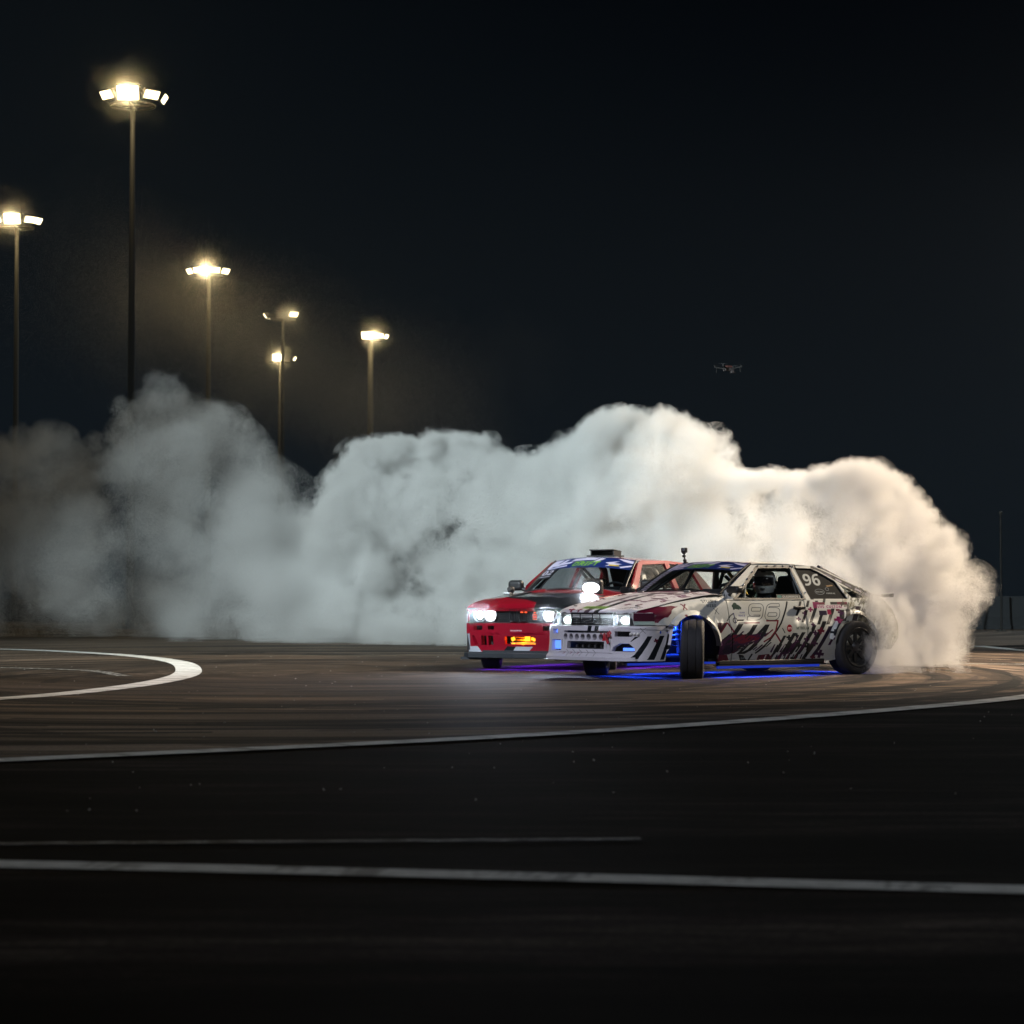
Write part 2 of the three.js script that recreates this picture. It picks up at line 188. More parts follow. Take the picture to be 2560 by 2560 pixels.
// ---------- shared car materials and wheel ----------
const rubber = std(0.016, 0.016, 0.018, 0.72), rimDark = std(0.014, 0.016, 0.02, 0.45, 0.3), trim = std(0.014, 0.014, 0.016, 0.45), cabin = std(0.014, 0.015, 0.018, 0.8), floorMat = std(0.018, 0.018, 0.02, 0.8), alloy = std(0.45, 0.45, 0.47, 0.35, 0.9);
const clearGlass = phys(0.93, 0.96, 0.95, { transmission: 1, thickness: 0, roughness: 0.02, ior: 1.5 }), smokeGlass = phys(0.5, 0.56, 0.57, { transmission: 1, thickness: 0, roughness: 0.02 });
function wheel(parent, name, x, y, z, r, w, { steer = 0, side = -1, camber = 0, dish = 0.1 } = {}) { // axle along local z, outer face towards side
  const g = new THREE.Group(); g.name = name; g.position.set(x, y, z); g.rotation.set(camber * side, steer, 0, 'YXZ'); parent.add(g);
  const ri = r * 0.73, prof = [[ri, -w * 0.46], [r * 0.8, -w * 0.5], [r * 0.93, -w * 0.485], [r * 0.985, -w * 0.43], [r, -w * 0.36], [r, -w * 0.19], [r - 0.006, -w * 0.185], [r - 0.006, -w * 0.155], [r, -w * 0.15], [r, w * 0.15], [r - 0.006, w * 0.155], [r - 0.006, w * 0.185], [r, w * 0.19], [r, w * 0.36], [r * 0.985, w * 0.43], [r * 0.93, w * 0.485], [r * 0.8, w * 0.5], [ri, w * 0.46]];
  const lat = (p, n = 56) => new THREE.LatheGeometry(p.map((q) => new THREE.Vector2(q[0], q[1])), n).rotateX(Math.PI / 2);
  mesh('tyre', lat(prof), rubber, g);
  const o = side * w * 0.47, s = side;
  const rim = [lat([[ri, -w * 0.46], [ri - 0.012, -w * 0.44], [ri - 0.012, w * 0.44], [ri, w * 0.46]]), new THREE.TorusGeometry(ri - 0.003, 0.009, 8, 56).translate(0, 0, o)];
  rim.push(lat([[ri - 0.015, o - s * 0.012], [ri * 0.8, o - s * 0.03], [ri * 0.76, o - s * dish * 0.75], [ri * 0.45, o - s * dish * 1.1], [ri * 0.3, o - s * dish * 0.8], [0.001, o - s * dish * 0.8]].map(([a, b]) => [a, b])));
  mesh('rim', merge(...rim), rimDark, g);
  for (let k = 0; k < 8; k++) { const a = k * Math.PI / 4, sp = box(ri * 0.5, 0.05, 0.02, ri * 0.52, 0, 0, 0, 0, 0, 0.006); sp.rotateZ(a); sp.translate(0, 0, o - s * dish * 0.82); mesh('spoke', sp, rimDark, g); }
  const hub = [lat([[0.001, o - s * dish * 0.45], [0.03, o - s * dish * 0.45], [0.036, o - s * dish * 0.62], [0.062, o - s * dish * 0.68], [0.066, o - s * dish * 0.85]])];
  for (let k = 0; k < 4; k++) hub.push(cyl(0.009, 0.009, 0.025, [0.05 * Math.cos(k * 1.571), 0.05 * Math.sin(k * 1.571), o - s * dish * 0.6], [0, 0, 1], 8));
  mesh('hub', merge(...hub), std(0.06, 0.06, 0.07, 0.4, 0.5), g);
  return g;
}
function seatGeo(x, z) { return merge(box(0.5, 0.14, 0.46, x + 0.2, 0.34, z, 0, 0, 0.12, 0.05), box(0.12, 0.62, 0.46, x - 0.08, 0.64, z, 0, 0, 0.22, 0.05), box(0.1, 0.18, 0.28, x - 0.17, 0.99, z, 0, 0, 0.2, 0.04), box(0.3, 0.16, 0.05, x + 0.16, 0.44, z - 0.24, 0, 0, 0.1, 0.02), box(0.3, 0.16, 0.05, x + 0.16, 0.44, z + 0.24, 0, 0, 0.1, 0.02), box(0.12, 0.3, 0.07, x - 0.05, 0.72, z - 0.25, 0.25, 0, 0.22, 0.025), box(0.12, 0.3, 0.07, x - 0.05, 0.72, z + 0.25, -0.25, 0, 0.22, 0.025)); }

// ---------- white drift car ----------
const WP = [2.34, 0, -26.754], WT = rad(218);
const wc = thing('drift_car', 'white hatchback drift car with maroon and black livery, number 96 and blue underglow', 'car', WP, WT);
const INK = '#10151c', MAR = '#5a0828', PUR = '#350c3a', MAG = '#74104a', WHT = '#bcc0be', GRY = '#9aa0a2';
const K = 499.5;
function poly(x, pts, fill) { x.fillStyle = fill; x.beginPath(); pts.forEach((p, i) => i ? x.lineTo(p[0], p[1]) : x.moveTo(p[0], p[1])); x.closePath(); x.fill(); }
function stroke(x, pts, col, w) { x.strokeStyle = col; x.lineWidth = w; x.lineJoin = 'miter'; x.beginPath(); pts.forEach((p, i) => i ? x.lineTo(p[0], p[1]) : x.moveTo(p[0], p[1])); x.stroke(); }
function plus(x, cx, cy, s, col, a = 0.15, w = 0.34) { x.save(); x.translate(cx, cy); x.rotate(a); x.fillStyle = col; x.fillRect(-s, -s * w, 2 * s, 2 * s * w); x.fillRect(-s * w, -s, 2 * s * w, 2 * s); x.restore(); }
function cross(x, cx, cy, s, col, w) { stroke(x, [[cx - s * 0.8, cy - s], [cx + s * 0.8, cy + s]], col, w); stroke(x, [[cx + s * 0.5, cy - s], [cx - s * 0.6, cy + s]], col, w); }
function splash(x, pts, fill, jag) { const o = []; for (let i = 0; i < pts.length; i++) { const a = pts[i], b = pts[(i + 1) % pts.length], n = Math.max(2, Math.round(Math.hypot(b[0] - a[0], b[1] - a[1]) / jag)); for (let k = 0; k < n; k++) o.push([lerp(a[0], b[0], k / n) + (R() - 0.3) * jag * 1.1, lerp(a[1], b[1], k / n) + (R() - 0.5) * jag * 0.45]); } poly(x, o, fill); }
const sideTex = paint(2048, 600, (x, W, H) => {
  x.fillStyle = WHT; x.fillRect(0, 0, W, H);
  // door and sill (drawn in the units of a printed door sheet)
  x.setTransform(0.3322, 0, 0, 0.2408, 580.9, 217.9);
  for (const [a, b, c, d, w] of [[610, 620, 440, 860, 110], [920, 640, 760, 900, 100], [1170, 640, 560, 1280, 75]]) poly(x, [[a - w / 2, b], [a + w / 2, b], [c + w / 2, d], [c - w / 2, d]], INK);
  poly(x, [[1230, 640], [1160, 640], [1010, 900], [760, 1180], [560, 1280], [700, 1280], [860, 1180], [1090, 920]], INK);
  x.strokeStyle = INK; x.lineWidth = 34; x.beginPath(); x.moveTo(1690, 130); x.bezierCurveTo(1600, 420, 1480, 640, 1330, 850); x.bezierCurveTo(1230, 1010, 1080, 1150, 930, 1270); x.stroke();
  x.beginPath(); x.moveTo(870, 1280); x.lineTo(770, 1480); x.stroke();
  splash(x, [[110, 1000], [240, 930], [330, 900], [300, 1290], [110, 1290]], '#22122e', 40);
  splash(x, [[160, 960], [320, 880], [480, 840], [700, 880], [980, 830], [1040, 950], [800, 1070], [560, 1200], [300, 1290], [120, 1290]], PUR, 44);
  splash(x, [[420, 860], [640, 850], [1030, 920], [900, 990], [600, 1050], [430, 980]], MAR, 36);
  splash(x, [[240, 1080], [520, 1060], [760, 1090], [480, 1240], [200, 1270]], '#1c1030', 40);
  for (let i = 0; i < 8; i++) stroke(x, [[480 + i * 40, 1240 - i * 30], [640 + i * 36, 1170 - i * 26]], i % 2 ? WHT : INK, 9);
  poly(x, [[100, 590], [290, 595], [250, 690], [150, 820], [100, 700]], '#2a0e20');
  stroke(x, [[160, 810], [300, 600], [330, 610], [450, 800]], MAR, 32); stroke(x, [[680, 600], [1010, 600]], MAR, 26); stroke(x, [[560, 600], [700, 600]], INK, 20);
  stroke(x, [[1160, 556], [1420, 556], [1400, 620], [1360, 780], [1250, 930], [1100, 1020]], '#6a0820', 32); stroke(x, [[1360, 840], [1480, 1030]], '#6a0820', 36);
  x.strokeStyle = '#3a424c'; x.lineWidth = 13; // the big outlined number on the door
  const nine = new Path2D('M745 540 L950 540 Q1080 530 1110 400 L1140 280 Q1150 185 1060 180 L920 180 Q840 185 815 270 L800 370 Q790 450 870 460 L1030 460 L1045 430 L900 430 M890 265 L1070 265 Q1090 268 1080 300 L1070 330 Q1062 345 1040 345 L880 345 Q862 340 868 315 Z M745 540 L775 455 L1020 455');
  const six = new Path2D('M1505 180 L1330 180 Q1230 190 1200 290 L1150 440 Q1135 540 1230 545 L1340 545 Q1450 530 1480 420 L1495 360 Q1500 270 1410 265 L1250 265 M1505 180 L1500 240 L1290 240 L1250 265 M1240 380 L1400 380 Q1430 385 1420 415 L1412 440 Q1404 458 1380 460 L1230 460 Q1208 455 1214 430 Z');
  x.stroke(nine); x.stroke(six);
  x.fillStyle = '#12322c'; x.beginPath(); x.ellipse(545, 245, 95, 55, 0.25, 0, 7); x.fill(); x.beginPath(); x.ellipse(525, 195, 42, 40, 0, 0, 7); x.fill(); x.fillRect(470, 260, 40, 50); x.fillRect(580, 260, 34, 50); x.fillRect(625, 250, 26, 55);
  stroke(x, [[310, 560], [400, 440], [470, 390]], INK, 20); stroke(x, [[470, 380], [500, 600]], '#3a3d66', 20); x.strokeStyle = INK; x.lineWidth = 16; x.beginPath(); x.ellipse(490, 545, 42, 56, 0, 0, 7); x.stroke(); poly(x, [[540, 525], [690, 525], [670, 560], [540, 560]], INK);
  x.fillStyle = '#4b4d80'; x.font = 'bold 44px sans-serif'; x.fillText('TEAM', 600, 390); x.font = 'bold 60px sans-serif'; x.fillText('RACE', 570, 460);
  poly(x, [[150, 1290], [320, 1290], [390, 1440], [130, 1440]], MAR); poly(x, [[320, 1290], [570, 1285], [610, 1420], [390, 1430]], WHT); poly(x, [[570, 1285], [680, 1310], [760, 1420], [620, 1420]], INK); poly(x, [[1010, 1310], [1240, 1290], [1330, 1420], [970, 1440]], MAR);
  x.fillStyle = '#7c8a8c'; x.font = 'bold 64px sans-serif'; x.fillText('GA', 630, 1390); x.font = 'bold 40px sans-serif'; x.fillStyle = '#8a9496'; x.fillText('garage', 390, 1380);
  // rear half of the door and the quarter panel
  x.setTransform(0.4815, 0, 0, 0.3387, 1101.7, 215.2);
  const band = (b, y0, y1, w, c = INK) => { const X = (y) => b + (980 - y) * 0.6 - 0.00012 * (980 - y) ** 2; const L = [], Q = []; for (let k = 0; k <= 8; k++) { const y = lerp(y0, y1, k / 8), n = (R() - 0.5) * 5; L.push([X(y) - w / 2 + n, y]); Q.unshift([X(y) + w / 2 + n, y]); } poly(x, [...L, ...Q], c); };
  for (const [b, y0, y1, w, c] of [[-190, 640, 1080, 44], [-60, 600, 1080, 58], [20, 640, 900, 22, PUR], [75, 590, 1080, 56], [195, 480, 1080, 62], [290, 620, 860, 24, PUR], [330, 420, 1080, 64], [440, 560, 760, 30, MAR], [455, 500, 990, 62, '#1c1030'], [560, 240, 620, 54], [590, 640, 800, 40, PUR], [-140, 100, 330, 36], [-10, 240, 430, 44], [120, 200, 440, 50], [250, 300, 470, 46], [400, 180, 470, 56], [640, 230, 420, 60], [800, 180, 440, 80, '#241226'], [-20, 90, 190, 40], [110, 90, 200, 46], [230, 60, 190, 40]]) band(b, y0, y1, w, c);
  splash(x, [[-130, 980], [60, 820], [200, 700], [240, 760], [60, 920], [-60, 1010]], PUR, 26);
  poly(x, [[180, 190], [360, 185], [350, 230], [190, 235]], '#0c1016');
  for (const [a, b, s, c] of [[430, 230, 40, MAG], [330, 290, 38, PUR], [225, 380, 36, PUR], [440, 470, 34, PUR], [560, 570, 56, MAR], [470, 600, 40, PUR], [340, 700, 46, PUR], [470, 770, 48, PUR], [365, 820, 56, INK], [565, 940, 66, PUR], [760, 600, 52, INK], [840, 400, 56, MAG], [220, 790, 44, INK], [100, 990, 44, INK], [60, 670, 40, INK], [180, 640, 34, INK], [900, 280, 44, PUR], [460, 990, 44, MAR], [220, 1060, 44, INK], [50, 790, 40, INK]]) plus(x, a, b, s, c);
  for (const [a, b, c, d, f] of [[480, 110, 100, 100, MAG], [580, 115, 90, 40, MAR], [860, 110, 170, 46, MAR], [690, 230, 60, 80, '#8a1040'], [760, 110, 110, 44, INK], [560, 250, 120, 70, '#1c1030'], [830, 225, 60, 30, MAR]]) x.fillRect(a, b, c, d, x.fillStyle = f);
  x.fillStyle = '#c7c2c6'; x.fillRect(540, 155, 500, 62); x.fillStyle = '#7a1450'; x.font = 'bold 62px sans-serif'; x.fillText('VVS  CUSTOM', 545, 210, 480);
  x.fillStyle = '#b7bcb8'; x.fillRect(30, 462, 380, 120); x.fillStyle = '#8a0c26'; x.beginPath(); x.ellipse(70, 525, 40, 60, 0, 0, 7); x.fill(); x.fillStyle = '#e5cfd0'; x.font = 'bold 70px sans-serif'; x.fillText('m', 40, 545); x.fillStyle = '#20382f'; x.font = 'bold 62px sans-serif'; x.fillText('MTBILLY', 175, 545, 205);
  stroke(x, [[-40, 520], [0, 600]], INK, 12);
  x.setTransform(0.3322, 0, 0, 0.2408, 580.9, 217.9); // broken strokes over the lower door
  for (let i = 0; i < 46; i++) { const a = 150 + R() * 1000, b = 860 + R() * 400, l = 60 + R() * 170; poly(x, [[a, b], [a + l * 0.8, b - l * 0.7], [a + l * 0.8 + 26, b - l * 0.62], [a + 20, b + 12]], [INK, PUR, MAR, '#1a1030', INK][i % 5]); }
  for (let i = 0; i < 10; i++) poly(x, [[1250 + i * 70, 1250], [1330 + i * 74, 1110 - R() * 90], [1362 + i * 74, 1120 - R() * 90], [1290 + i * 70, 1262]], i % 3 ? INK : PUR);
  for (let i = 0; i < 16; i++) poly(x, [[1000 + i * 62, 1440], [1040 + i * 62, 1310], [1068 + i * 62, 1310], [1028 + i * 62, 1440]], [INK, MAR, WHT][i % 3]);
  // scorched and dirty rear quarter behind the wheel
  x.setTransform(1, 0, 0, 1, 0, 0);
  for (let i = 0; i < 900; i++) { const k = R(), X = 1560 + k * 480, Y = 170 + R() * 400; x.fillStyle = ['rgba(70,68,50,.5)', 'rgba(38,36,30,.55)', 'rgba(20,20,22,.5)', 'rgba(120,112,84,.4)', 'rgba(52,56,40,.5)'][Math.floor(R() * 5)]; x.save(); x.translate(X, Y); x.rotate(-0.7 + G() * 0.3); if (R() < k * 1.6 + 0.1) x.fillRect(-22, -5, 20 + R() * 50, 4 + R() * 16); x.restore(); }
  x.setTransform(K, 0, 0, -K, 2.1 * K, 1.3 * K); x.scale(-1, 1); // metres
  poly(x, [[-0.7, 1.2], [-1.66, 0.83], [-1.62, 0.8], [-1.37, 0.865], [-0.82, 1.125], [-0.69, 1.165]], '#12141f');
  for (let i = 0; i < 5; i++) poly(x, [[-0.9 - i * 0.13, 1.105 - i * 0.052], [-0.98 - i * 0.13, 1.073 - i * 0.052], [-0.97 - i * 0.13, 1.055 - i * 0.052], [-0.89 - i * 0.13, 1.087 - i * 0.052]], i % 2 ? '#8f8da0' : '#4a4a60');
  for (const [a, b] of [[-0.405, -0.49], [-0.43, -0.5]]) poly(x, [[a, 1.2], [a - 0.03, 1.2], [b - 0.1, 0.82], [b - 0.06, 0.82]], a < -0.42 ? INK : '#7f878a');
  // front wing
  x.setTransform(0.4316, 0, 0, 0.3212, -20, -7.1);
  splash(x, [[330, 970], [420, 920], [560, 890], [720, 870], [850, 880], [760, 950], [700, 1030], [620, 1060], [520, 1150], [480, 1130], [500, 980]], MAR, 46);
  cross(x, 975, 885, 48, MAR, 20); cross(x, 1475, 955, 50, '#39424a', 9); plus(x, 950, 1070, 62, MAR, -0.2, 0.3);
  x.fillStyle = '#232b33'; x.font = 'bold 66px sans-serif'; x.fillText('STUPPY', 1270, 820, 290); x.fillText('HERE', 1325, 890, 190); x.fillStyle = WHT; x.fillRect(1270, 786, 290, 5); x.fillRect(1325, 858, 190, 5);
  x.fillStyle = '#4a3a3e'; x.font = '26px sans-serif'; x.fillText('LIGHT', 560, 930); x.setTransform(1, 0, 0, 1, 0, 0);
  for (let i = 0; i < 1500; i++) { x.fillStyle = `rgba(${60 + R() * 40},${60 + R() * 30},${55 + R() * 20},${0.03 + R() * 0.1})`; x.fillRect(R() * W, H * (0.45 + 0.55 * Math.sqrt(R())), 1 + R() * 9, 1 + R() * 2); }
});
const sideUv = (a, b) => [(2.1 - a) * K / 2048, 1 - (1.3 - b) * K / 600];
const coat = { clearcoat: 0.22, clearcoatRoughness: 0.1, specularIntensity: 0.3 };
const livery = phys(1, 1, 1, { map: sideTex, roughness: 0.42, ...coat }), white = phys(0.55, 0.56, 0.555, { roughness: 0.42, ...coat });
const gapY = (x) => interp([[0.66, 0.868], [0.72, 0.873], [0.85, 0.877], [1.0, 0.864], [1.3, 0.819], [1.56, 0.768], [1.84, 0.7], [1.95, 0.672]], x);
const WL = (x, y) => {
  let w = y < 0.5 ? 0.8 - 0.03 * ((0.5 - y) / 0.35) ** 2 : y < 0.81 ? 0.8 - 0.045 * ((y - 0.5) / 0.31) ** 2 : 0.755 - (y - 0.81) * 0.41;
  w += 0.01 * (1 - sstep(0.575, 0.592, y)) * sstep(0.2, 0.3, y);
  if (x > 1.5) w -= 0.15 * ((x - 1.5) / 0.4) ** 2;
  if (x < -1.4) w -= 0.07 * ((-1.4 - x) / 0.5) ** 2;
  if (x > 0.62) w -= 0.075 * sstep(gapY(x) - 0.09, gapY(x), y) ** 2 * sstep(0.62, 0.7, x);
  return w;
};
function sides(name, loop, holes, opts = {}, parent = wc, names = [livery, white]) { let first; for (const s of [-1, 1]) { const m = mesh(name, panel(loop, holes, (a, b) => [a, b, s * WL(a, b) * (opts.scale ?? 1)], { out: [0, 0, s], uv: sideUv, ...opts }), names[s < 0 ? 0 : 1], parent); first ??= m; } return first; }
const gapLine = (x0, x1, n) => Array.from({ length: n + 1 }, (_, i) => { const x = lerp(x0, x1, i / n); return [x, gapY(x) - 0.004]; });
sides('front_fender', [...gapLine(0.705, 1.9, 14), [1.9, 0.56], [1.54, 0.555], ...arc(1.21, 0.3, 0.37, 42, 172, 16), [0.845, 0.165], [0.66, 0.165], [0.665, 0.4], [0.7, 0.6]], []);
const door = sides('door', [[0.69, 0.808], [0.688, 0.6], [0.653, 0.4], [0.648, 0.168], [-0.438, 0.168], [-0.443, 0.5], [-0.433, 0.808]], [], { depth: 0.03 });
for (const s of [-1]) { const h = mesh('door_handle', merge(box(0.15, 0.035, 0.02, -0.33, 0.735, s * 0.79, 0, 0, 0, 0.008), box(0.11, 0.02, 0.03, -0.33, 0.735, s * 0.79, 0, 0, 0, 0.006)), trim, door); }
sides('quarter_panel', [[-0.446, 0.812], [-0.456, 0.5], [-0.451, 0.165], [-0.8, 0.155], ...arc(-1.17, 0.31, 0.365, 190, -16, 26).map((p) => p), [-1.5, 0.26], [-1.8, 0.27], [-1.95, 0.4], [-1.94, 0.56], [-1.87, 0.7], [-1.72, 0.812]], []);
// greenhouse with its window openings
sides('side_frame', [[0.72, 0.815], [0.72, 0.875], [0.2, 1.19], [0.14, 1.2], [-0.4, 1.205], [-0.72, 1.185], [-0.86, 1.155], [-1.69, 0.83], [-1.71, 0.815]], [
  [[0.56, 0.828], [0.115, 1.168], [-0.375, 1.172], [-0.46, 0.828]], [[-0.55, 0.828], [-0.44, 1.165], [-0.7, 1.158], [-0.8, 1.12], [-1.01, 1.02], [-1.13, 0.828]], [[-1.19, 0.84], [-1.055, 0.99], [-1.36, 0.862], [-1.37, 0.84]]], { depth: 0.03 });
{ // glass: clear door pane with rivets and a name strip, blacked-out quarter pane with a white number, clear triangle
  const pane = (loop, uv) => (s) => panel(loop, [], (a, b) => [a, b, s * (WL(a, b) - 0.012)], { out: [0, 0, s], depth: 0, uv });
  const dl = [[0.57, 0.825], [0.115, 1.172], [-0.378, 1.176], [-0.468, 0.825]], ql = [[-0.545, 0.825], [-0.435, 1.17], [-0.7, 1.162], [-0.8, 1.124], [-1.015, 1.022], [-1.14, 0.825]], tl = [[-1.18, 0.836], [-1.055, 0.998], [-1.37, 0.866], [-1.38, 0.836]];
  const qt = paint(1024, 700, (x, W, H) => { x.fillStyle = '#0d1115'; x.fillRect(0, 0, W, H); x.fillStyle = '#aeb4b4'; x.font = 'bold 330px sans-serif'; x.fillText('96', 150, 400, 420); x.strokeStyle = '#6d747a'; x.lineWidth = 10; x.beginPath(); x.ellipse(430, 530, 95, 55, 0, 0, 7); x.stroke(); x.font = 'bold 40px sans-serif'; x.fillStyle = '#8f979b'; x.fillText('RACING', 350, 545, 160); x.beginPath(); x.ellipse(600, 475, 36, 30, 0, 0, 7); x.stroke(); x.fillText('FORGE.KZ', 560, 575, 230); x.fillStyle = '#8a7356'; poly(x, [[600, 400], [740, 385], [745, 410], [610, 425]], '#8a7356'); });
  const qm = phys(1, 1, 1, { map: qt, roughness: 0.25, specularIntensity: 0.3 }), quv = (a, b) => [(-0.42 - a) / 0.75, (b - 0.815) / 0.37];
  for (const s of [-1, 1]) {
    const dp = mesh('door_window', pane(dl)(s), clearGlass, wc); mesh('quarter_window', pane(ql, quv)(s), s < 0 ? qm : smokeGlass, wc); mesh('rear_side_window', pane(tl)(s), clearGlass, wc);
    if (s > 0) continue;
    const rv = []; for (const [a, b] of [[0.5, 0.895], [0.39, 0.98], [0.3, 1.047], [0.2, 1.122], [0.1, 1.182], [-0.04, 1.186], [-0.16, 1.187], [-0.28, 1.187], [-0.39, 1.186], [-0.42, 1.18], [-0.5, 0.9]]) rv.push(new THREE.SphereGeometry(0.009, 8, 6).translate(a, b, s * (WL(a, b) + 0.006)));
    mesh('rivet_row', merge(...rv), alloy, dp);
    const nt = paint(512, 96, (x, W, H) => { x.fillStyle = '#0f1418'; x.fillRect(0, 0, W, H); x.fillStyle = '#125a58'; x.beginPath(); x.ellipse(55, 48, 46, 34, 0, 0, 7); x.fill(); x.fillStyle = '#9da3a4'; x.font = 'bold 58px sans-serif'; x.fillText('OLEINIKOV D', 112, 70, 385); });
    mesh('name_strip', panel([[-0.06, 0.829], [-0.06, 0.878], [-0.435, 0.878], [-0.447, 0.829]], [], (a, b) => [a, b, s * (WL(a, b) - 0.008)], { out: [0, 0, s], depth: 0, uv: (a, b) => [(-0.06 - a) / 0.387, (b - 0.829) / 0.049] }), phys(1, 1, 1, { map: nt, roughness: 0.5, specularIntensity: 0.2 }), dp);
    mesh('window_surround', panel([[0.6, 0.822], [0.13, 1.182], [-0.385, 1.186], [-0.478, 0.822]], [[[0.53, 0.838], [0.1, 1.157], [-0.368, 1.161], [-0.452, 0.838]]], (a, b) => [a, b, s * (WL(a, b) + 0.003)], { out: [0, 0, s], depth: 0.004 }), trim, dp);
    mesh('window_brace', merge(bar([0.4, 0.83, s * 0.71], [0.31, 1.03, s * 0.64], 0.014)), std(0.4, 0.4, 0.4, 0.4), dp);
  }
}
// hood, cowl, roof, hatch
const noseX = (z) => 1.9 - 0.05 * (z / 0.6) ** 2, hoodW = (x) => 0.705 - 0.125 * Math.max(0, (x - 1.5) / 0.4) ** 2, crown = (z) => 0.035 * (1 - (z / 0.7) ** 2);
const hoodTex = paint(1024, 1024, (x, W, H) => { // u: car right to left, v: nose to cowl
  x.fillStyle = '#d6d4d8'; x.fillRect(0, 0, W, H); const X = (z) => (0.7 - z) / 1.4 * W, Y = (cx) => (1.92 - cx) / 1.24 * H;
  for (const [z, w, c, e] of [[0.15, 0.1, '#5b4a55', 1.1], [-0.04, 0.09, INK, 0.95]]) { x.fillStyle = c; x.fillRect(X(z + w / 2), 0, w / 1.4 * W, Y(e)); }
  x.fillStyle = '#6f9a3c'; x.fillRect(X(0.36), Y(1.8), 0.43 / 1.4 * W, 80); x.fillStyle = '#42602a'; x.font = 'bold 62px sans-serif'; x.fillText('DRIFT', X(0.3), Y(1.735), 260);
  for (const [a, b, s] of [[1.62, -0.24, 34], [1.62, -0.42, 30], [1.42, -0.2, 30], [1.42, -0.38, 28], [1.45, -0.58, 26], [1.22, -0.22, 28], [1.25, -0.42, 26], [1.05, -0.3, 26], [1.1, -0.55, 24], [1.86, 0.48, 40], [1.86, 0.33, 36], [1.1, 0.45, 36], [1.35, 0.5, 36]]) plus(x, X(b), Y(a), s, a > 1.8 ? '#7d1537' : '#5d1232', 0.2, 0.34);
  for (let i = 0; i < 26; i++) { const z = 0.66 - R() * 1.2, c = 0.75 + R() * 0.75; splash(x, [[X(z), Y(c)], [X(z - 0.08 - R() * 0.2), Y(c + 0.02)], [X(z - 0.1 - R() * 0.2), Y(c - 0.04)], [X(z), Y(c - 0.03)]], ['#6d4a60', '#4a1030', '#8a7484'][i % 3], 14); }
  x.fillStyle = '#2a2c34'; x.font = 'bold 40px sans-serif'; x.fillText('STREET RACING', X(-0.3), Y(1.78), 230); x.fillText('CLUB LIGHT', X(-0.34), Y(1.735), 190);
  x.strokeStyle = '#43232f'; x.lineWidth = 8; for (let i = 0; i < 9; i++) { x.beginPath(); x.moveTo(X(0.6 - R() * 0.3), Y(0.9 + R() * 0.5)); x.bezierCurveTo(X(0.2), Y(0.8 + R() * 0.3), X(-0.2), Y(0.9 + R() * 0.2), X(-0.66), Y(0.75 + R() * 0.25)); x.stroke(); }
  splash(x, [[X(0.68), Y(0.95)], [X(0.2), Y(0.85)], [X(-0.5), Y(0.8)], [X(-0.6), Y(0.7)], [X(0.68), Y(0.7)]], '#7d5a6c', 40);
});
mesh('hood', merge(surf((u, v) => { const x = lerp(noseX(u * 0.84), 0.7 + 0.07 * (1 - (u / 0.7) ** 2), v), z = u / 0.7 * hoodW(x), drop = 0.022 * (1 - sstep(0, 0.035, v)); return [x, gapY(x) + crown(z) * (0.35 + 0.65 * v) - drop + 0.012 * sstep(0.45, 0.5, Math.abs(z)) * (1 - sstep(0.52, 0.57, Math.abs(z))), z]; }, 0.7, -0.7, 40, 0, 1, 30, (u, v) => [(0.7 - u) / 1.4, 1 - v]), surf((u, v) => [noseX(u * 0.84) - 0.004 * v - 0.03 * v * v, gapY(noseX(u * 0.84)) + crown(u / 0.7 * hoodW(noseX(u * 0.84))) * 0.35 - 0.022 - 0.02 * v, u / 0.7 * hoodW(noseX(u * 0.84))], 0.7, -0.7, 30, 0, 1, 2, (u) => [(0.7 - u) / 1.4, 0.985])), phys(1, 1, 1, { map: hoodTex, roughness: 0.38, ...coat }), wc);
each('hood_pin', [0.5, -0.5].map((z) => new THREE.CylinderGeometry(0.02, 0.02, 0.012, 14).translate(1.72, gapY(1.72) + 0.028, z)), alloy, wc); each('hood_catch', [0.35, -0.4].map((z) => box(0.03, 0.02, 0.09, 0.93, 0.905, z, 0, 0, 0, 0.008)), alloy, wc);
each('fender_shutline', [-1, 1].map((s) => surf((u, v) => [u, gapY(u) - 0.006 - 0.05 * v, s * (hoodW(u) - 0.004 - 0.03 * v)], 0.68, 1.86, 20, 0, 1, 1)), trim, wc);
const wsBase = (z) => [0.71 + 0.08 * (1 - (z / 0.7) ** 2), 0.878 + 0.03 * (1 - (z / 0.7) ** 2)], wsTop = (z) => [0.18 + 0.05 * (1 - (z / 0.6) ** 2), 1.2 + 0.03 * (1 - (z / 0.6) ** 2)];
const ws = (lift) => (u, v) => { const a = wsBase(u * 0.68), b = wsTop(u * 0.585), bow = 0.02 * Math.sin(v * Math.PI); return [lerp(a[0], b[0], v) + (bow + lift) * 0.52, lerp(a[1], b[1], v) + (bow + lift) * 0.85, u * lerp(0.68, 0.585, v)]; };
const wsm = mesh('windshield', surf(ws(0), -1, 1, 24, 0, 1, 12), clearGlass, wc);
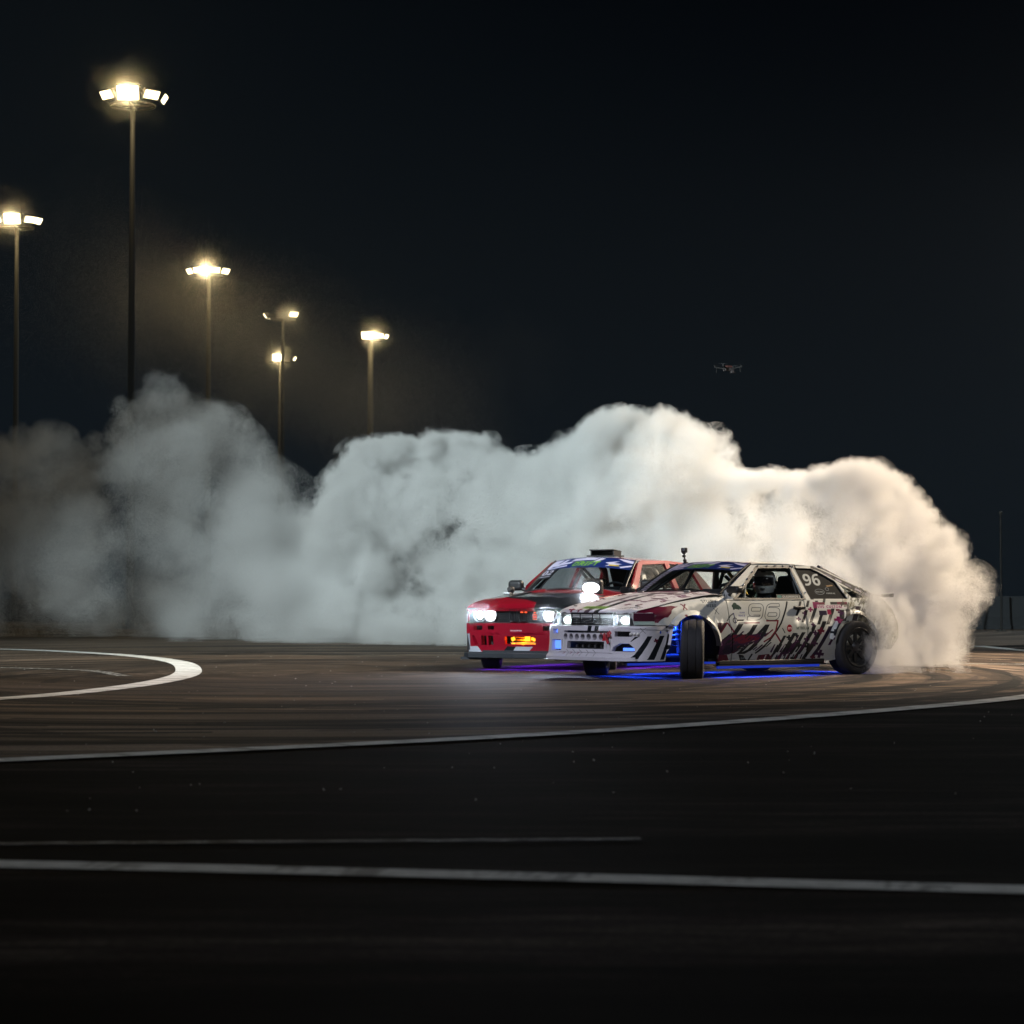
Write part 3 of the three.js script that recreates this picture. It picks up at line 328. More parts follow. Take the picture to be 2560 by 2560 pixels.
const bannerTex = (extra) => paint(1024, 220, (x, W, H) => { x.fillStyle = '#12255e'; x.fillRect(0, 0, W, H); for (const p of [[[40, 20], [150, 20], [60, 190], [-40, 190]], [[180, 20], [230, 20], [150, 160], [100, 160]], [[300, 20], [560, 15], [520, 60], [260, 70]], [[610, 20], [680, 20], [590, 110], [540, 110]], [[820, 10], [1010, 30], [1010, 90], [900, 60]], [[700, 110], [860, 60], [800, 110], [900, 120], [720, 190], [760, 140]], [[430, 10], [600, 10], [560, 60], [400, 60]], [[60, 110], [300, 80], [280, 120], [80, 160]], [[880, 180], [1024, 110], [1024, 140], [900, 205]], [[20, 200], [250, 150], [270, 180], [40, 215]]]) poly(x, p, '#b9b6cf'); x.fillStyle = '#6fa52c'; x.font = 'bold 120px sans-serif'; x.save(); x.transform(1, 0, -0.2, 1, 0, 0); x.fillText('DRIFT', 350, 185, 310); x.restore(); for (let i = 0; i < 12; i++) poly(x, [[330 + i * 26, 100], [345 + i * 26, 72 + R() * 20], [360 + i * 26, 100]], '#6fa52c'); x.fillStyle = '#b7a531'; x.fillRect(760, 150, 110, 22); extra?.(x); });
mesh('windshield_banner', surf(ws(0.005), 1, -1, 24, 0.7, 1, 5), phys(1, 1, 1, { map: bannerTex(), roughness: 0.35 }), wsm);
const wsBorder = paint(512, 512, (x, W, H) => { x.fillStyle = '#0d1116'; x.fillRect(0, 0, W, H); x.fillStyle = '#a9a3b4'; for (let i = 0; i < 9; i++) poly(x, [[60, 470 - i * 56], [430, 440 - i * 56], [450, 462 - i * 56], [90, 500 - i * 56]], '#a9a3b4'); });
mesh('windshield_sticker', surf(ws(0.004), 1, 0.72, 5, 0, 0.7, 10), phys(1, 1, 1, { map: wsBorder, roughness: 0.4 }), wsm);
mesh('windshield_frame', merge(...[-1, 1].map((s) => tube(Array.from({ length: 9 }, (_, i) => ws(0.006)(s * 0.995, i / 8)), 0.014, 16, 6)), tube(Array.from({ length: 13 }, (_, i) => ws(0.004)(-1 + i / 6, 0)), 0.012, 24, 6)), trim, wc);
mesh('wiper', merge(bar([0.735, 0.9, -0.52], [0.725, 0.925, -0.3], 0.008), tube([[0.73, 0.922, -0.3], [0.715, 0.935, 0.0], [0.71, 0.922, 0.32]], 0.007, 12, 6), bar([0.725, 0.925, -0.3], [0.73, 0.945, -0.2], 0.006), cyl(0.018, 0.014, 0.03, [0.735, 0.9, -0.52], [0, 1, 0], 10)), trim, wc);
const roofTex = paint(512, 512, (x, W, H) => { x.fillStyle = '#d2d0ca'; x.fillRect(0, 0, W, H); for (let i = 0; i < 8; i++) { x.fillStyle = i % 2 ? INK : '#6d4468'; poly(x, [[30 + i * 62, 0], [62 + i * 62, 0], [42 + i * 62, 60], [10 + i * 62, 60]], i % 2 ? INK : '#6d4468'); } });
mesh('roof', surf((u, v) => { const z = u * 0.602, f = wsTop(z), x = lerp(f[0], -0.85 - 0.03 * (1 - u * u), v), y = lerp(f[1], 1.162 + 0.03 * (1 - u * u), v) + 0.018 * Math.sin(v * 3.1416) + 0.006 * sstep(0, 0.06, v); return [x, y, z]; }, -1, 1, 20, 0, 1, 20, (u, v) => [(u + 1) / 2, 1 - v]), phys(1, 1, 1, { map: roofTex, roughness: 0.4, ...coat }), wc);
const hatch = (lift) => (u, v) => { const z = u * lerp(0.6, 0.62, v); return [lerp(-0.87 - 0.03 * (1 - u * u), -1.6 - 0.03 * (1 - u * u), v) - lift * 0.4, lerp(1.158 + 0.03 * (1 - u * u), 0.84 + 0.015 * (1 - u * u), v) + lift + 0.015 * Math.sin(v * 3.14), z]; };
mesh('hatch_window', surf(hatch(-0.004), -0.8, 0.8, 14, 0.09, 0.88, 8), smokeGlass, wc);
mesh('hatch_frame', merge(...[-1, 1].map((s) => surf(hatch(0.004), s * 0.78, s, 3, 0, 1, 10)), surf(hatch(0.004), -0.8, 0.8, 10, 0, 0.1, 2), surf(hatch(0.004), -0.8, 0.8, 10, 0.86, 1, 2), ...[-1, 1].map((s) => tube([[-0.83, 1.185, s * 0.585], [-1.25, 1.01, s * 0.605], [-1.6, 0.86, s * 0.62]], 0.016, 10, 6))), phys(0.06, 0.06, 0.085, { roughness: 0.3, ...coat }), wc);
mesh('tail_panel', merge(surf((u, v) => { const z = u * 0.69, y = lerp(0.845, 0.3, v), x = -1.7 - 0.24 * Math.sin(Math.min(1, v * 1.5) * 1.5708) + 0.05 * sstep(0.6, 1, v) + 0.05 * u * u; return [x, y, z]; }, -1, 1, 14, 0, 1, 10)), phys(0.16, 0.155, 0.12, { roughness: 0.5, clearcoat: 0.3 }), wc);
mesh('rear_spoiler', merge(surf((u, v) => [lerp(-1.62, -1.95, v), 0.85 + 0.03 * v * v + 0.008, u * 0.66], -1, 1, 12, 0, 1, 4), surf((u, v) => [lerp(-1.62, -1.95, v), 0.845 + 0.012 * v, u * 0.66], -1, 1, 12, 0, 1, 4), surf((u, v) => [-1.95, lerp(0.857, 0.888, v), u * 0.66], -1, 1, 12, 0, 1, 1), ...[-1, 1].map((s) => box(0.3, 0.03, 0.012, -1.79, 0.86, s * 0.66))), phys(0.2, 0.2, 0.2, { roughness: 0.35, ...coat }), wc);
for (const s of [-1, 1]) mesh('tail_light', box(0.03, 0.12, 0.4, -1.925, 0.62, s * 0.44, s * 0.1, 0, 0, 0.01), phys(0.25, 0.02, 0.02, { roughness: 0.2 }), wc);

// front bumper: one skin wrapped round the nose, with openings
const plan = new THREE.CatmullRomCurve3([[1.5, -0.8], [1.62, -0.8], [1.74, -0.795], [1.84, -0.765], [1.92, -0.69], [1.965, -0.57], [1.99, -0.35], [2.0, 0], [1.99, 0.35], [1.965, 0.57], [1.92, 0.69], [1.84, 0.765], [1.74, 0.795], [1.62, 0.8], [1.5, 0.8]].map(([x, z]) => new THREE.Vector3(x, 0, z)), false, 'centripetal');
const SL = plan.getLength(), sHalf = SL / 2, planAt = (s) => plan.getPointAt(clamp((s + sHalf) / SL, 0, 1));
const bpos = (s, y) => { const p = planAt(s), flare = 0.02 * sstep(0.42, 0.2, y) - 0.012 * sstep(0.5, 0.56, y); return [p.x + (Math.abs(s) < sHalf - 0.34 ? flare : flare * 0.3), y, p.z * (1 + (Math.abs(s) > sHalf - 0.4 ? 0.012 * sstep(0.42, 0.2, y) : 0))]; };
const bumpTex = paint(2048, 400, (x, W, H) => {
  x.fillStyle = '#cdcbd1'; x.fillRect(0, 0, W, H); const X = (s) => (s + sHalf) / SL * W, Y = (y) => (0.56 - y) / 0.38 * H, q = (pts, c) => poly(x, pts.map(([s, y]) => [X(s), Y(y)]), c);
  const e = -sHalf - 1.5; // s of a point at length x along the left flank: s = x + e... flank runs straight back
  const fs = (xx) => -sHalf + (xx - 1.5);
  q([[fs(1.95), 0.44], [fs(1.9), 0.446], [fs(1.99), 0.39], [fs(2.0), 0.39]], INK); q([[fs(1.82), 0.446], [fs(1.766), 0.446], [fs(1.905), 0.215], [fs(1.97), 0.215]], INK); q([[fs(1.669), 0.45], [fs(1.608), 0.45], [fs(1.745), 0.205], [fs(1.825), 0.205]], INK); q([[fs(1.575), 0.4], [fs(1.56), 0.34], [fs(1.62), 0.205], [fs(1.67), 0.205]], INK);
  plus(x, X(fs(1.72)), Y(0.4), 24, MAR, 0.3); stroke(x, [[X(fs(1.84)), Y(0.53)], [X(fs(1.9)), Y(0.475)]], '#555', 4); stroke(x, [[X(fs(1.84)), Y(0.475)], [X(fs(1.9)), Y(0.53)]], '#555', 4); x.fillStyle = '#1f55d0'; x.beginPath(); x.ellipse(X(fs(1.66)), Y(0.485), 10, 16, 0, 0, 7); x.fill();
  for (const s of [-0.06, -0.17]) q([[s - 0.035, 0.56], [s + 0.025, 0.56], [s + 0.025, 0.48], [s - 0.035, 0.48]], INK);
  q([[-0.22, 0.5], [-0.19, 0.5], [-0.37, 0.385], [-0.34, 0.41], [-0.42, 0.37], [-0.36, 0.39]], '#c01f2a');
  x.save(); x.translate(X(-0.345), Y(0.452)); x.rotate(0.72); poly(x, [[-60, -20], [50, -20], [50, -34], [92, 0], [50, 34], [50, 20], [-60, 20]], '#b81e2c'); x.fillStyle = '#f0dcdc'; x.font = 'bold 30px sans-serif'; x.fillText('TOW', -44, 11); x.restore();
  for (const s of [0.1, 0.22, 0.34]) { cross(x, X(s), Y(0.26), 18, '#7a1a3a', 5); } x.strokeStyle = '#333'; for (let i = 0; i < 5; i++) { x.lineWidth = 4; x.beginPath(); x.moveTo(X(-0.2 + i * 0.11), Y(0.22)); x.bezierCurveTo(X(-0.15 + i * 0.11), Y(0.27), X(-0.2 + i * 0.11), Y(0.27), X(-0.13 + i * 0.11), Y(0.3)); x.stroke(); }
  for (let i = 0; i < 260; i++) { x.fillStyle = `rgba(70,60,56,${0.04 + R() * 0.14})`; x.fillRect(R() * W, H * (0.4 + 0.6 * R()), 2 + R() * 16, 1 + R() * 3); }
});
const bumpMat = phys(1, 1, 1, { map: bumpTex, roughness: 0.42, ...coat }), bumpUv = (s, y) => [(s + sHalf) / SL, (y - 0.18) / 0.38];
const sFlank = (x) => sHalf - (x - 1.5), rect = (a, b, c, d) => [[a, b], [c, b], [c, d], [a, d]], holes = [];
holes.push(rect(0.48, 0.462, 0.58, 0.512), rect(-0.66, 0.44, -0.45, 0.495));
for (let i = 0; i < 8; i++) holes.push(arc(0.335 - i * 0.097, 0.433, 0.034, 0, 330, 11));
holes.push(rect(0.36, 0.474, -0.36, 0.497), rect(0.405, 0.285, 0.6, 0.4), rect(-0.3, 0.31, 0.3, 0.388), [[-0.42, 0.29], [-0.44, 0.335], [-0.52, 0.37], [-0.64, 0.372], [-0.7, 0.33], [-0.715, 0.29]]);
const fb = mesh('front_bumper', panel([[sFlank(1.52), 0.548], [sFlank(1.6), 0.19], [sHalf - 0.42, 0.19], [0.42, 0.272], [-0.42, 0.272], [-sHalf + 0.42, 0.19], [-sFlank(1.6), 0.19], [-sFlank(1.52), 0.548]], holes, bpos, { out: [1, 0, 0], depth: 0.045, step: 0.05, uv: bumpUv }), bumpMat, wc);
mesh('bumper_top', surf((u, v) => { const p = planAt(u * (sHalf - 0.3)); return [p.x - 0.1 * v - 0.012, 0.548 + 0.006 * v, p.z * (1 - 0.06 * v)]; }, -1, 1, 40, 0, 1, 2), white, fb);
mesh('lip', merge(surf((u, v) => { const p = planAt(u); return [p.x + lerp(-0.03, 0.085, v) * Math.cos(Math.min(1, Math.abs(p.z) / 0.75) * 1.1), lerp(0.288, 0.226, v), p.z * (1 + 0.01 * v)]; }, -sHalf + 0.42, sHalf - 0.42, 40, 0, 1, 4, (u, v) => bumpUv(u, lerp(0.29, 0.21, v))), surf((u, v) => { const p = planAt(u); return [p.x + lerp(0.085, 0.08, v) * Math.cos(Math.min(1, Math.abs(p.z) / 0.75) * 1.1), lerp(0.226, 0.192, v), p.z * 1.01]; }, -sHalf + 0.42, sHalf - 0.42, 40, 0, 1, 2, (u, v) => bumpUv(u, lerp(0.215, 0.19, v))), surf((u, v) => { const p = planAt(u); return [p.x + lerp(0.08, -0.3, v), 0.19, p.z * 1.005]; }, -sHalf + 0.42, sHalf - 0.42, 40, 0, 1, 1, () => [0.5, 0.02])), bumpMat, fb);
for (const z of [0.335, -0.335]) mesh('bumper_strut', merge(box(0.03, 0.12, 0.025, 1.985, 0.345, z), box(0.03, 0.12, 0.02, 1.985, 0.345, z * 1.17)), white, fb);
mesh('bumper_core', merge(box(0.02, 0.26, 1.14, 1.88, 0.41, 0), box(0.1, 0.03, 0.7, 1.92, 0.3, 0)), trim, fb);
each('radiator_bolt', Array.from({ length: 6 }, (_, i) => cyl(0.016, 0.016, 0.02, [1.9, 0.335, -0.25 + i * 0.1], [1, 0, 0], 12)), alloy, fb);
const blueGlow = glow(0.08, 0.2, 1, 2.2);
each('blue_lamp', [box(0.02, 0.09, 0.1, 1.93, 0.345, 0.52), box(0.02, 0.03, 0.12, 1.9, 0.31, -0.58, 0.4), box(0.012, 0.03, 0.06, 1.92, 0.487, 0.53)], blueGlow, fb);
each('indicator', [0, 1, 2].map((i) => new THREE.SphereGeometry(0.016, 10, 8).translate(1.945 - i * 0.022, 0.468, -0.66 - i * 0.03)), phys(0.75, 0.75, 0.72, { roughness: 0.15 }), fb);
mesh('tow_strap', merge(box(0.012, 0.05, 0.03, 2.015, 0.46, -0.39, 0, 0.5), box(0.012, 0.12, 0.026, 2.02, 0.42, -0.36, 0, 0.6)), std(0.45, 0.03, 0.04, 0.7), fb);
// grille and headlights
mesh('grille_backing', merge(box(0.02, 0.15, 1.16, 1.79, 0.61, 0), box(0.05, 0.018, 0.7, 1.885, 0.677, 0), box(0.05, 0.02, 0.7, 1.885, 0.553, 0), box(0.05, 0.14, 0.02, 1.88, 0.61, 0.338), box(0.05, 0.14, 0.02, 1.88, 0.61, -0.338)), trim, wc);
for (let i = 0; i < 6; i++) mesh('grille_slat', merge(box(0.03, i < 2 ? 0.013 : 0.009, 0.66, 1.887, 0.657 - i * 0.0205, 0, 0, 0, 0.3)), i < 2 ? white : std(0.05, 0.055, 0.06, 0.5), wc);
each('grille_bar', [0.2, 0, -0.12].map((z) => box(0.034, 0.13, 0.012, 1.889, 0.61, z)), trim, wc);
for (const s of [-1, 1]) {
  const hl = mesh('headlight', merge(box(0.05, 0.012, 0.26, 1.872, 0.668, s * 0.467), box(0.05, 0.012, 0.26, 1.872, 0.548, s * 0.467), box(0.05, 0.13, 0.012, 1.872, 0.608, s * 0.467 + 0.128), box(0.05, 0.13, 0.012, 1.872, 0.608, s * 0.467 - 0.128), box(0.01, 0.125, 0.25, 1.83, 0.608, s * 0.467)), alloy, wc);
  mesh('headlight_bulb', new THREE.SphereGeometry(0.044, 20, 14).scale(0.5, 0.95, 1.25).translate(1.858, 0.605, s * 0.467), glow(0.9, 1, 1, 6), hl);
  mesh('headlight_glass', box(0.006, 0.112, 0.245, 1.893, 0.608, s * 0.467), clearGlass, hl);
  const l = shadowed(new THREE.SpotLight(0xdfeaff, 7, 0, rad(58), 1, 2), 'headlight_beam', 0.02, 60); l.position.set(1.91, 0.605, s * 0.467); l.target.position.set(12, 4.2, s * 0.6 - 0.4); l.shadow.radius = 3; wc.add(l, l.target);
  const cm = mesh('corner_lamp', merge(surf((u, v) => [lerp(1.9, 1.71, u), lerp(0.6, 0.682, v), s * (WL(lerp(1.9, 1.71, u), 0.6) + 0.006)], 0, 1, 6, 0, 1, 2)), phys(0.07, 0.015, 0.03, { roughness: 0.12, ...coat }), wc);
  mesh('lamp_lens', merge(surf((u, v) => [lerp(1.9, 1.715, u), lerp(0.562, 0.597, v), s * (WL(lerp(1.9, 1.71, u), 0.58) + 0.007)], 0, 1, 6, 0, 1, 2)), phys(0.35, 0.45, 0.4, { roughness: 0.12, ...coat }), cm);
  // flared arches
  const fl = (cx, cy, r0, a0, a1, w) => merge(surf((u, v) => { const a = rad(lerp(a0, a1, u)), r = r0 + 0.05 * v, x = cx + r * Math.cos(a), y = cy + r * Math.sin(a), t = 1 - v; return [x, y, s * (WL(x, y) + 0.002 + w * t ** 0.6)]; }, 0, 1, 36, 0, 1, 6, (u, v) => sideUv(cx + (r0 + 0.05 * v) * Math.cos(rad(lerp(a0, a1, u))), cy + (r0 + 0.05 * v) * Math.sin(rad(lerp(a0, a1, u))))), surf((u, v) => { const a = rad(lerp(a0, a1, u)), x = cx + r0 * Math.cos(a), y = cy + r0 * Math.sin(a); return [x, y, s * (WL(x, y) + 0.002 + w - 0.07 * v)]; }, 0, 1, 36, 0, 1, 1, () => [0.02, 0.9]));
  mesh('wheel_arch_flare', fl(1.22, 0.3, 0.362, 42, 174, 0.04), s < 0 ? livery : white, wc);
  mesh('wheel_arch_flare', fl(-1.17, 0.31, 0.355, 12, 185, 0.035), s < 0 ? livery : white, wc);
  each('wheel_liner', [[1.22, 0.385], [-1.17, 0.38]].map(([cx, r]) => merge(surf((u, v) => { const a = rad(lerp(-8, 188, u)); return [cx + r * Math.cos(a), 0.3 + r * Math.sin(a), s * lerp(0.76, 0.42, v)]; }, 0, 1, 24, 0, 1, 1), box(0.8, 0.5, 0.02, cx, 0.42, s * 0.42))), floorMat, wc);
  mesh('side_skirt', box(1.56, 0.05, 0.06, 0.05, 0.158, s * 0.752, 0, 0, 0, 0.012), trim, wc); mesh('sill_tray', box(1.6, 0.01, 0.08, 0.05, 0.128, s * 0.75), floorMat, wc);
  // suspension leg and arm in the wheel arch
  mesh('suspension', merge(bar([1.24, 0.26, s * 0.62], [1.2, 0.66, s * 0.52], 0.028), new THREE.TorusGeometry(0.05, 0.012, 6, 18).rotateX(1.57).translate(1.21, 0.5, s * 0.55), new THREE.TorusGeometry(0.05, 0.012, 6, 18).rotateX(1.57).translate(1.215, 0.45, s * 0.56), new THREE.TorusGeometry(0.05, 0.012, 6, 18).rotateX(1.57).translate(1.22, 0.4, s * 0.57), bar([1.2, 0.24, s * 0.64], [1.3, 0.22, s * 0.2], 0.022), tube([[1.4, 0.42, s * 0.5], [1.45, 0.36, s * 0.6], [1.3, 0.33, s * 0.66]], 0.01, 12, 6)), std(0.4, 0.42, 0.46, 0.4, 0.5), wc);
  mesh('wheel_arch_light', box(0.2, 0.014, 0.012, 1.28, 0.635, s * 0.43), blueGlow, wc);
  const wl = shadowed(new THREE.PointLight(0x1f4dff, 1.1, 0, 2), 'wheel_arch_glow', 0.02, 6); wl.position.set(1.36, 0.58, s * 0.5); wc.add(wl);
}
wheel(wc, 'front_wheel', 1.2, 0.312, -0.775, 0.312, 0.245, { steer: rad(47), camber: 0.02, side: -1 });
wheel(wc, 'front_wheel', 1.2, 0.312, 0.775, 0.312, 0.245, { steer: rad(43), camber: 0.02, side: 1 });
wheel(wc, 'rear_wheel', -1.17, 0.296, -0.76, 0.296, 0.24, { side: -1, dish: 0.075 });
wheel(wc, 'rear_wheel', -1.17, 0.296, 0.76, 0.296, 0.24, { side: 1, dish: 0.075 });
// underbody, cabin, cage
mesh('floor_pan', merge(box(1.72, 0.03, 1.4, 0.05, 0.185, 0), box(1.0, 0.04, 0.8, -1.3, 0.22, 0), box(1.0, 0.05, 0.8, 1.35, 0.22, 0), box(0.5, 0.3, 0.6, 1.3, 0.42, 0, 0, 0, 0, 0.05), box(0.03, 0.6, 1.36, 0.72, 0.5, 0), box(0.03, 0.5, 1.3, -0.85, 0.45, 0), box(0.5, 0.12, 0.5, -1.6, 0.3, 0, 0, 0, 0, 0.03)), floorMat, wc);
mesh('dashboard', merge(box(0.3, 0.16, 1.32, 0.56, 0.8, 0, 0, 0, 0, 0.04), box(0.16, 0.07, 0.34, 0.46, 0.9, -0.36, 0, 0, 0, 0.02), box(0.1, 0.2, 0.2, 0.4, 0.66, 0, 0, 0, 0, 0.02)), cabin, wc);
mesh('seat', seatGeo(-0.42, -0.36), cabin, wc); mesh('seat', seatGeo(-0.42, 0.36), std(0.012, 0.07, 0.085, 0.7), wc);
mesh('steering_wheel', merge(new THREE.TorusGeometry(0.165, 0.016, 10, 32).rotateY(1.5708).rotateZ(-0.35).translate(0.28, 0.83, -0.36), bar([0.28, 0.83, -0.36], [0.5, 0.74, -0.36], 0.025), bar([0.28, 0.83, -0.2], [0.28, 0.83, -0.52], 0.012), bar([0.22, 0.68, -0.36], [0.28, 0.83, -0.36], 0.012)), trim, wc);
const cage = std(0.03, 0.032, 0.036, 0.4, 0.3);
mesh('roll_cage', merge(tube([[-0.46, 0.2, -0.62], [-0.46, 0.85, -0.64], [-0.45, 1.11, -0.53], [-0.45, 1.15, -0.4], [-0.45, 1.15, 0.4], [-0.45, 1.11, 0.53], [-0.46, 0.85, 0.64], [-0.46, 0.2, 0.62]], 0.022, 50, 8), ...[-1, 1].map((s) => tube([[-0.45, 1.14, s * 0.5], [0.12, 1.15, s * 0.5], [0.24, 1.1, s * 0.52], [0.6, 0.87, s * 0.6], [0.66, 0.6, s * 0.62]], 0.021, 30, 8)), bar([0.16, 1.15, -0.5], [0.16, 1.15, 0.5], 0.02), ...[-1, 1].map((s) => bar([-0.46, 0.62, s * 0.64], [0.6, 0.45, s * 0.66], 0.02)), ...[-1, 1].map((s) => bar([-0.46, 1.08, s * 0.5], [-1.35, 0.45, s * 0.45], 0.02)), bar([0.62, 0.86, 0.08], [0.2, 1.15, 0.3], 0.02)), cage, wc);
mesh('cage_diagonal', bar([-0.47, 1.12, 0.46], [-0.47, 0.3, -0.5], 0.022, 12), std(0.75, 0.55, 0.03, 0.45), wc);
for (const s of [-1, 1]) mesh('wing_mirror', merge(new RoundedBoxGeometry(0.09, 0.075, 0.19, 3, 0.03).translate(0.68, 0.925, s * 0.86), bar([0.62, 0.87, s * 0.72], [0.66, 0.905, s * 0.8], 0.018), box(0.006, 0.055, 0.15, 0.634, 0.925, s * 0.86)), trim, wc);
// blue underglow strips
const ug = glow(0.01, 0.03, 0.35, 1);
for (const [x, z, w, ry] of [[0.05, -0.72, 1.5, 0], [0.05, 0.72, 1.5, 0], [1.35, 0, 0.9, Math.PI / 2], [-1.62, 0, 0.9, Math.PI / 2]]) {
  mesh('underglow_strip', x === 0.05 ? box(w, 0.026, 0.02, x, 0.108, z * 1.0, ry) : box(w, 0.012, 0.02, x, 0.21, z, ry), ug, wc);
  const l = new THREE.RectAreaLight(0x1a44ff, x === 0.05 ? 190 : 120, w, 0.03); l.name = 'underglow'; l.position.set(x, 0.09, z * 0.98); l.rotation.set(-Math.PI / 2, 0, ry); wc.add(l);
}
// ---------- red chase car ----------
const RP = [1.057, 0, -30.02], RT = rad(241);
const rc = thing('drift_car', 'red boxy saloon drift car with four round headlights, number 02 and purple underglow', 'car', RP, RT);
{
  const red = phys(0.24, 0.002, 0.01, { roughness: 0.34, clearcoat: 0.8, clearcoatRoughness: 0.08 }), redDark = phys(0.16, 0.006, 0.014, { roughness: 0.4, clearcoat: 0.6 });
  const gy = (x) => interp([[0.6, 0.905], [0.9, 0.885], [1.2, 0.86], [1.6, 0.82], [1.85, 0.775], [2.0, 0.735], [2.05, 0.715]], x);
  const W = (x, y) => { let w = y < 0.55 ? 0.82 - 0.03 * ((0.55 - y) / 0.35) ** 2 : y < 0.9 ? 0.82 - 0.05 * ((y - 0.55) / 0.35) ** 2 : 0.77 - (y - 0.9) * 0.46;
    if (x > 1.5) w -= 0.13 * ((x - 1.5) / 0.5) ** 2; if (x < -1.5) w -= 0.07 * ((-1.5 - x) / 0.6) ** 2; if (x > 0.5) w -= 0.08 * sstep(gy(x) - 0.1, gy(x), y) ** 2 * sstep(0.5, 0.62, x); return w; };
  const both = (name, loop, hs, mat, o = {}) => { for (const s of [-1, 1]) mesh(name, panel(loop, hs, (a, b) => [a, b, s * W(a, b)], { out: [0, 0, s], step: 0.1, ...o }), mat, rc); };
  both('front_fender', [...Array.from({ length: 15 }, (_, i) => { const x = lerp(0.62, 2.0, i / 14); return [x, gy(x) - 0.004]; }), [2.0, 0.55], [1.66, 0.55], ...arc(1.285, 0.31, 0.37, 40, 190, 18), [0.6, 0.2], [0.58, 0.6]], [], red);
  both('door', [[0.61, 0.895], [0.57, 0.6], [0.6, 0.2], [-0.5, 0.2], [-0.5, 0.895]], [], red);
  both('quarter_panel', [[-0.51, 0.895], [-0.51, 0.2], [-0.9, 0.2], ...arc(-1.285, 0.31, 0.36, 190, -10, 20), [-2.05, 0.4], [-2.1, 0.6], [-2.08, 0.895]], [], red);
  both('side_frame', [[0.62, 0.896], [0.62, 0.915], [0.1, 1.27], [0.0, 1.292], [-0.7, 1.3], [-1.25, 1.275], [-1.42, 1.22], [-1.78, 0.92], [-1.78, 0.896]], [[[0.46, 0.915], [0.02, 1.24], [-0.63, 1.262], [-0.63, 0.915]], [[-0.75, 0.915], [-0.75, 1.262], [-1.2, 1.24], [-1.34, 1.17], [-1.46, 0.915]]], red, { depth: 0.04 });
  const pane = (loop, s) => panel(loop, [], (a, b) => [a, b, s * (W(a, b) - 0.015)], { out: [0, 0, s], depth: 0, step: 0.15 });
  for (const s of [-1, 1]) { mesh('door_window', pane([[0.47, 0.91], [0.02, 1.245], [-0.635, 1.266], [-0.635, 0.91]], s), clearGlass, rc); mesh('rear_side_window', pane([[-0.745, 0.91], [-0.745, 1.266], [-1.2, 1.245], [-1.345, 1.172], [-1.47, 0.91]], s), clearGlass, rc); }
  const nx = (z) => 2.05 - 0.05 * (z / 0.7) ** 2, cr = (z) => 0.04 * (1 - (z / 0.7) ** 2);
  const ht = paint(1024, 1024, (x, w, h) => { x.fillStyle = '#151a20'; x.fillRect(0, 0, w, h); const X = (z) => (0.71 - z) / 1.42 * w, Y = (c) => (2.05 - c) / 1.5 * h;
    poly(x, [[X(0.72), Y(2.06)], [X(-0.22), Y(2.06)], [X(-0.18), Y(1.9)], [X(0.05), Y(1.72)], [X(0.4), Y(1.58)], [X(0.72), Y(1.5)]], '#8e0820'); poly(x, [[X(0.72), Y(1.0)], [X(0.3), Y(0.98)], [X(-0.72), Y(1.15)], [X(-0.72), Y(0.55)], [X(0.72), Y(0.55)]], '#8c0c22'); poly(x, [[X(0.2), Y(1.12)], [X(-0.1), Y(1.18)], [X(0.0), Y(1.05)], [X(0.25), Y(1.0)]], '#77717b');
    for (let i = 0; i < 2600; i++) { x.fillStyle = `rgba(255,255,255,${R() * 0.03})`; x.fillRect(R() * w, R() * h, 4, 2); } });
  mesh('hood', merge(surf((u, v) => { const x = lerp(nx(u), 0.62 + 0.1 * (1 - (u / 0.7) ** 2), v); return [x, gy(x) + cr(u) * (0.6 + 0.4 * v) - 0.02 * (1 - sstep(0, 0.04, v)) + 0.02 * sstep(0.3, 0.36, Math.abs(u)) * (1 - sstep(0.36, 0.6, Math.abs(u))) * v, u]; }, 0.71, -0.71, 36, 0, 1, 26, (u, v) => [(0.71 - u) / 1.42, 1 - v]), surf((u, v) => [nx(u) - 0.02 * v, gy(nx(u)) + cr(u) * 0.6 - 0.02 - 0.035 * v, u], 0.71, -0.71, 24, 0, 1, 1, (u) => [(0.71 - u) / 1.42, 0.99])), phys(1, 1, 1, { map: ht, roughness: 0.3, clearcoat: 0.8, clearcoatRoughness: 0.08 }), rc);
  const ba = (z) => [0.62 + 0.1 * (1 - (z / 0.7) ** 2), 0.905 + 0.04 * (1 - (z / 0.7) ** 2)], tp = (z) => [0.06 + 0.06 * (1 - (z / 0.56) ** 2), 1.285 + 0.045 * (1 - (z / 0.56) ** 2)];
  const ws2 = (lift) => (u, v) => { const a = ba(u * 0.67), b = tp(u * 0.555), bow = 0.015 * Math.sin(v * 3.14) + lift; return [lerp(a[0], b[0], v) + bow * 0.55, lerp(a[1], b[1], v) + bow * 0.83, u * lerp(0.67, 0.555, v)]; };
  const g = mesh('windshield', surf(ws2(0), -1, 1, 20, 0, 1, 10), phys(0.34, 0.37, 0.4, { transmission: 1, thickness: 0, roughness: 0.02 }), rc);
  mesh('windshield_banner', surf(ws2(0.005), 1, -1, 20, 0.65, 1, 5), phys(1, 1, 1, { map: bannerTex(), roughness: 0.35 }), g);
  const nb = paint(256, 256, (x) => { x.fillStyle = '#0d1116'; x.fillRect(0, 0, 256, 256); x.fillStyle = '#b9b3c4'; x.font = 'bold 170px sans-serif'; x.fillText('02', 22, 150, 215); x.fillRect(20, 190, 200, 14); });
  mesh('number_sticker', surf(ws2(0.004), 1, 0.64, 4, 0.34, 0.65, 4), phys(1, 1, 1, { map: nb, roughness: 0.4 }), g);
  mesh('windshield_sticker', merge(surf(ws2(0.004), 0.88, 1, 2, 0, 0.36, 6), surf(ws2(0.004), 0.66, 0.71, 1, 0, 0.3, 6)), trim, g);
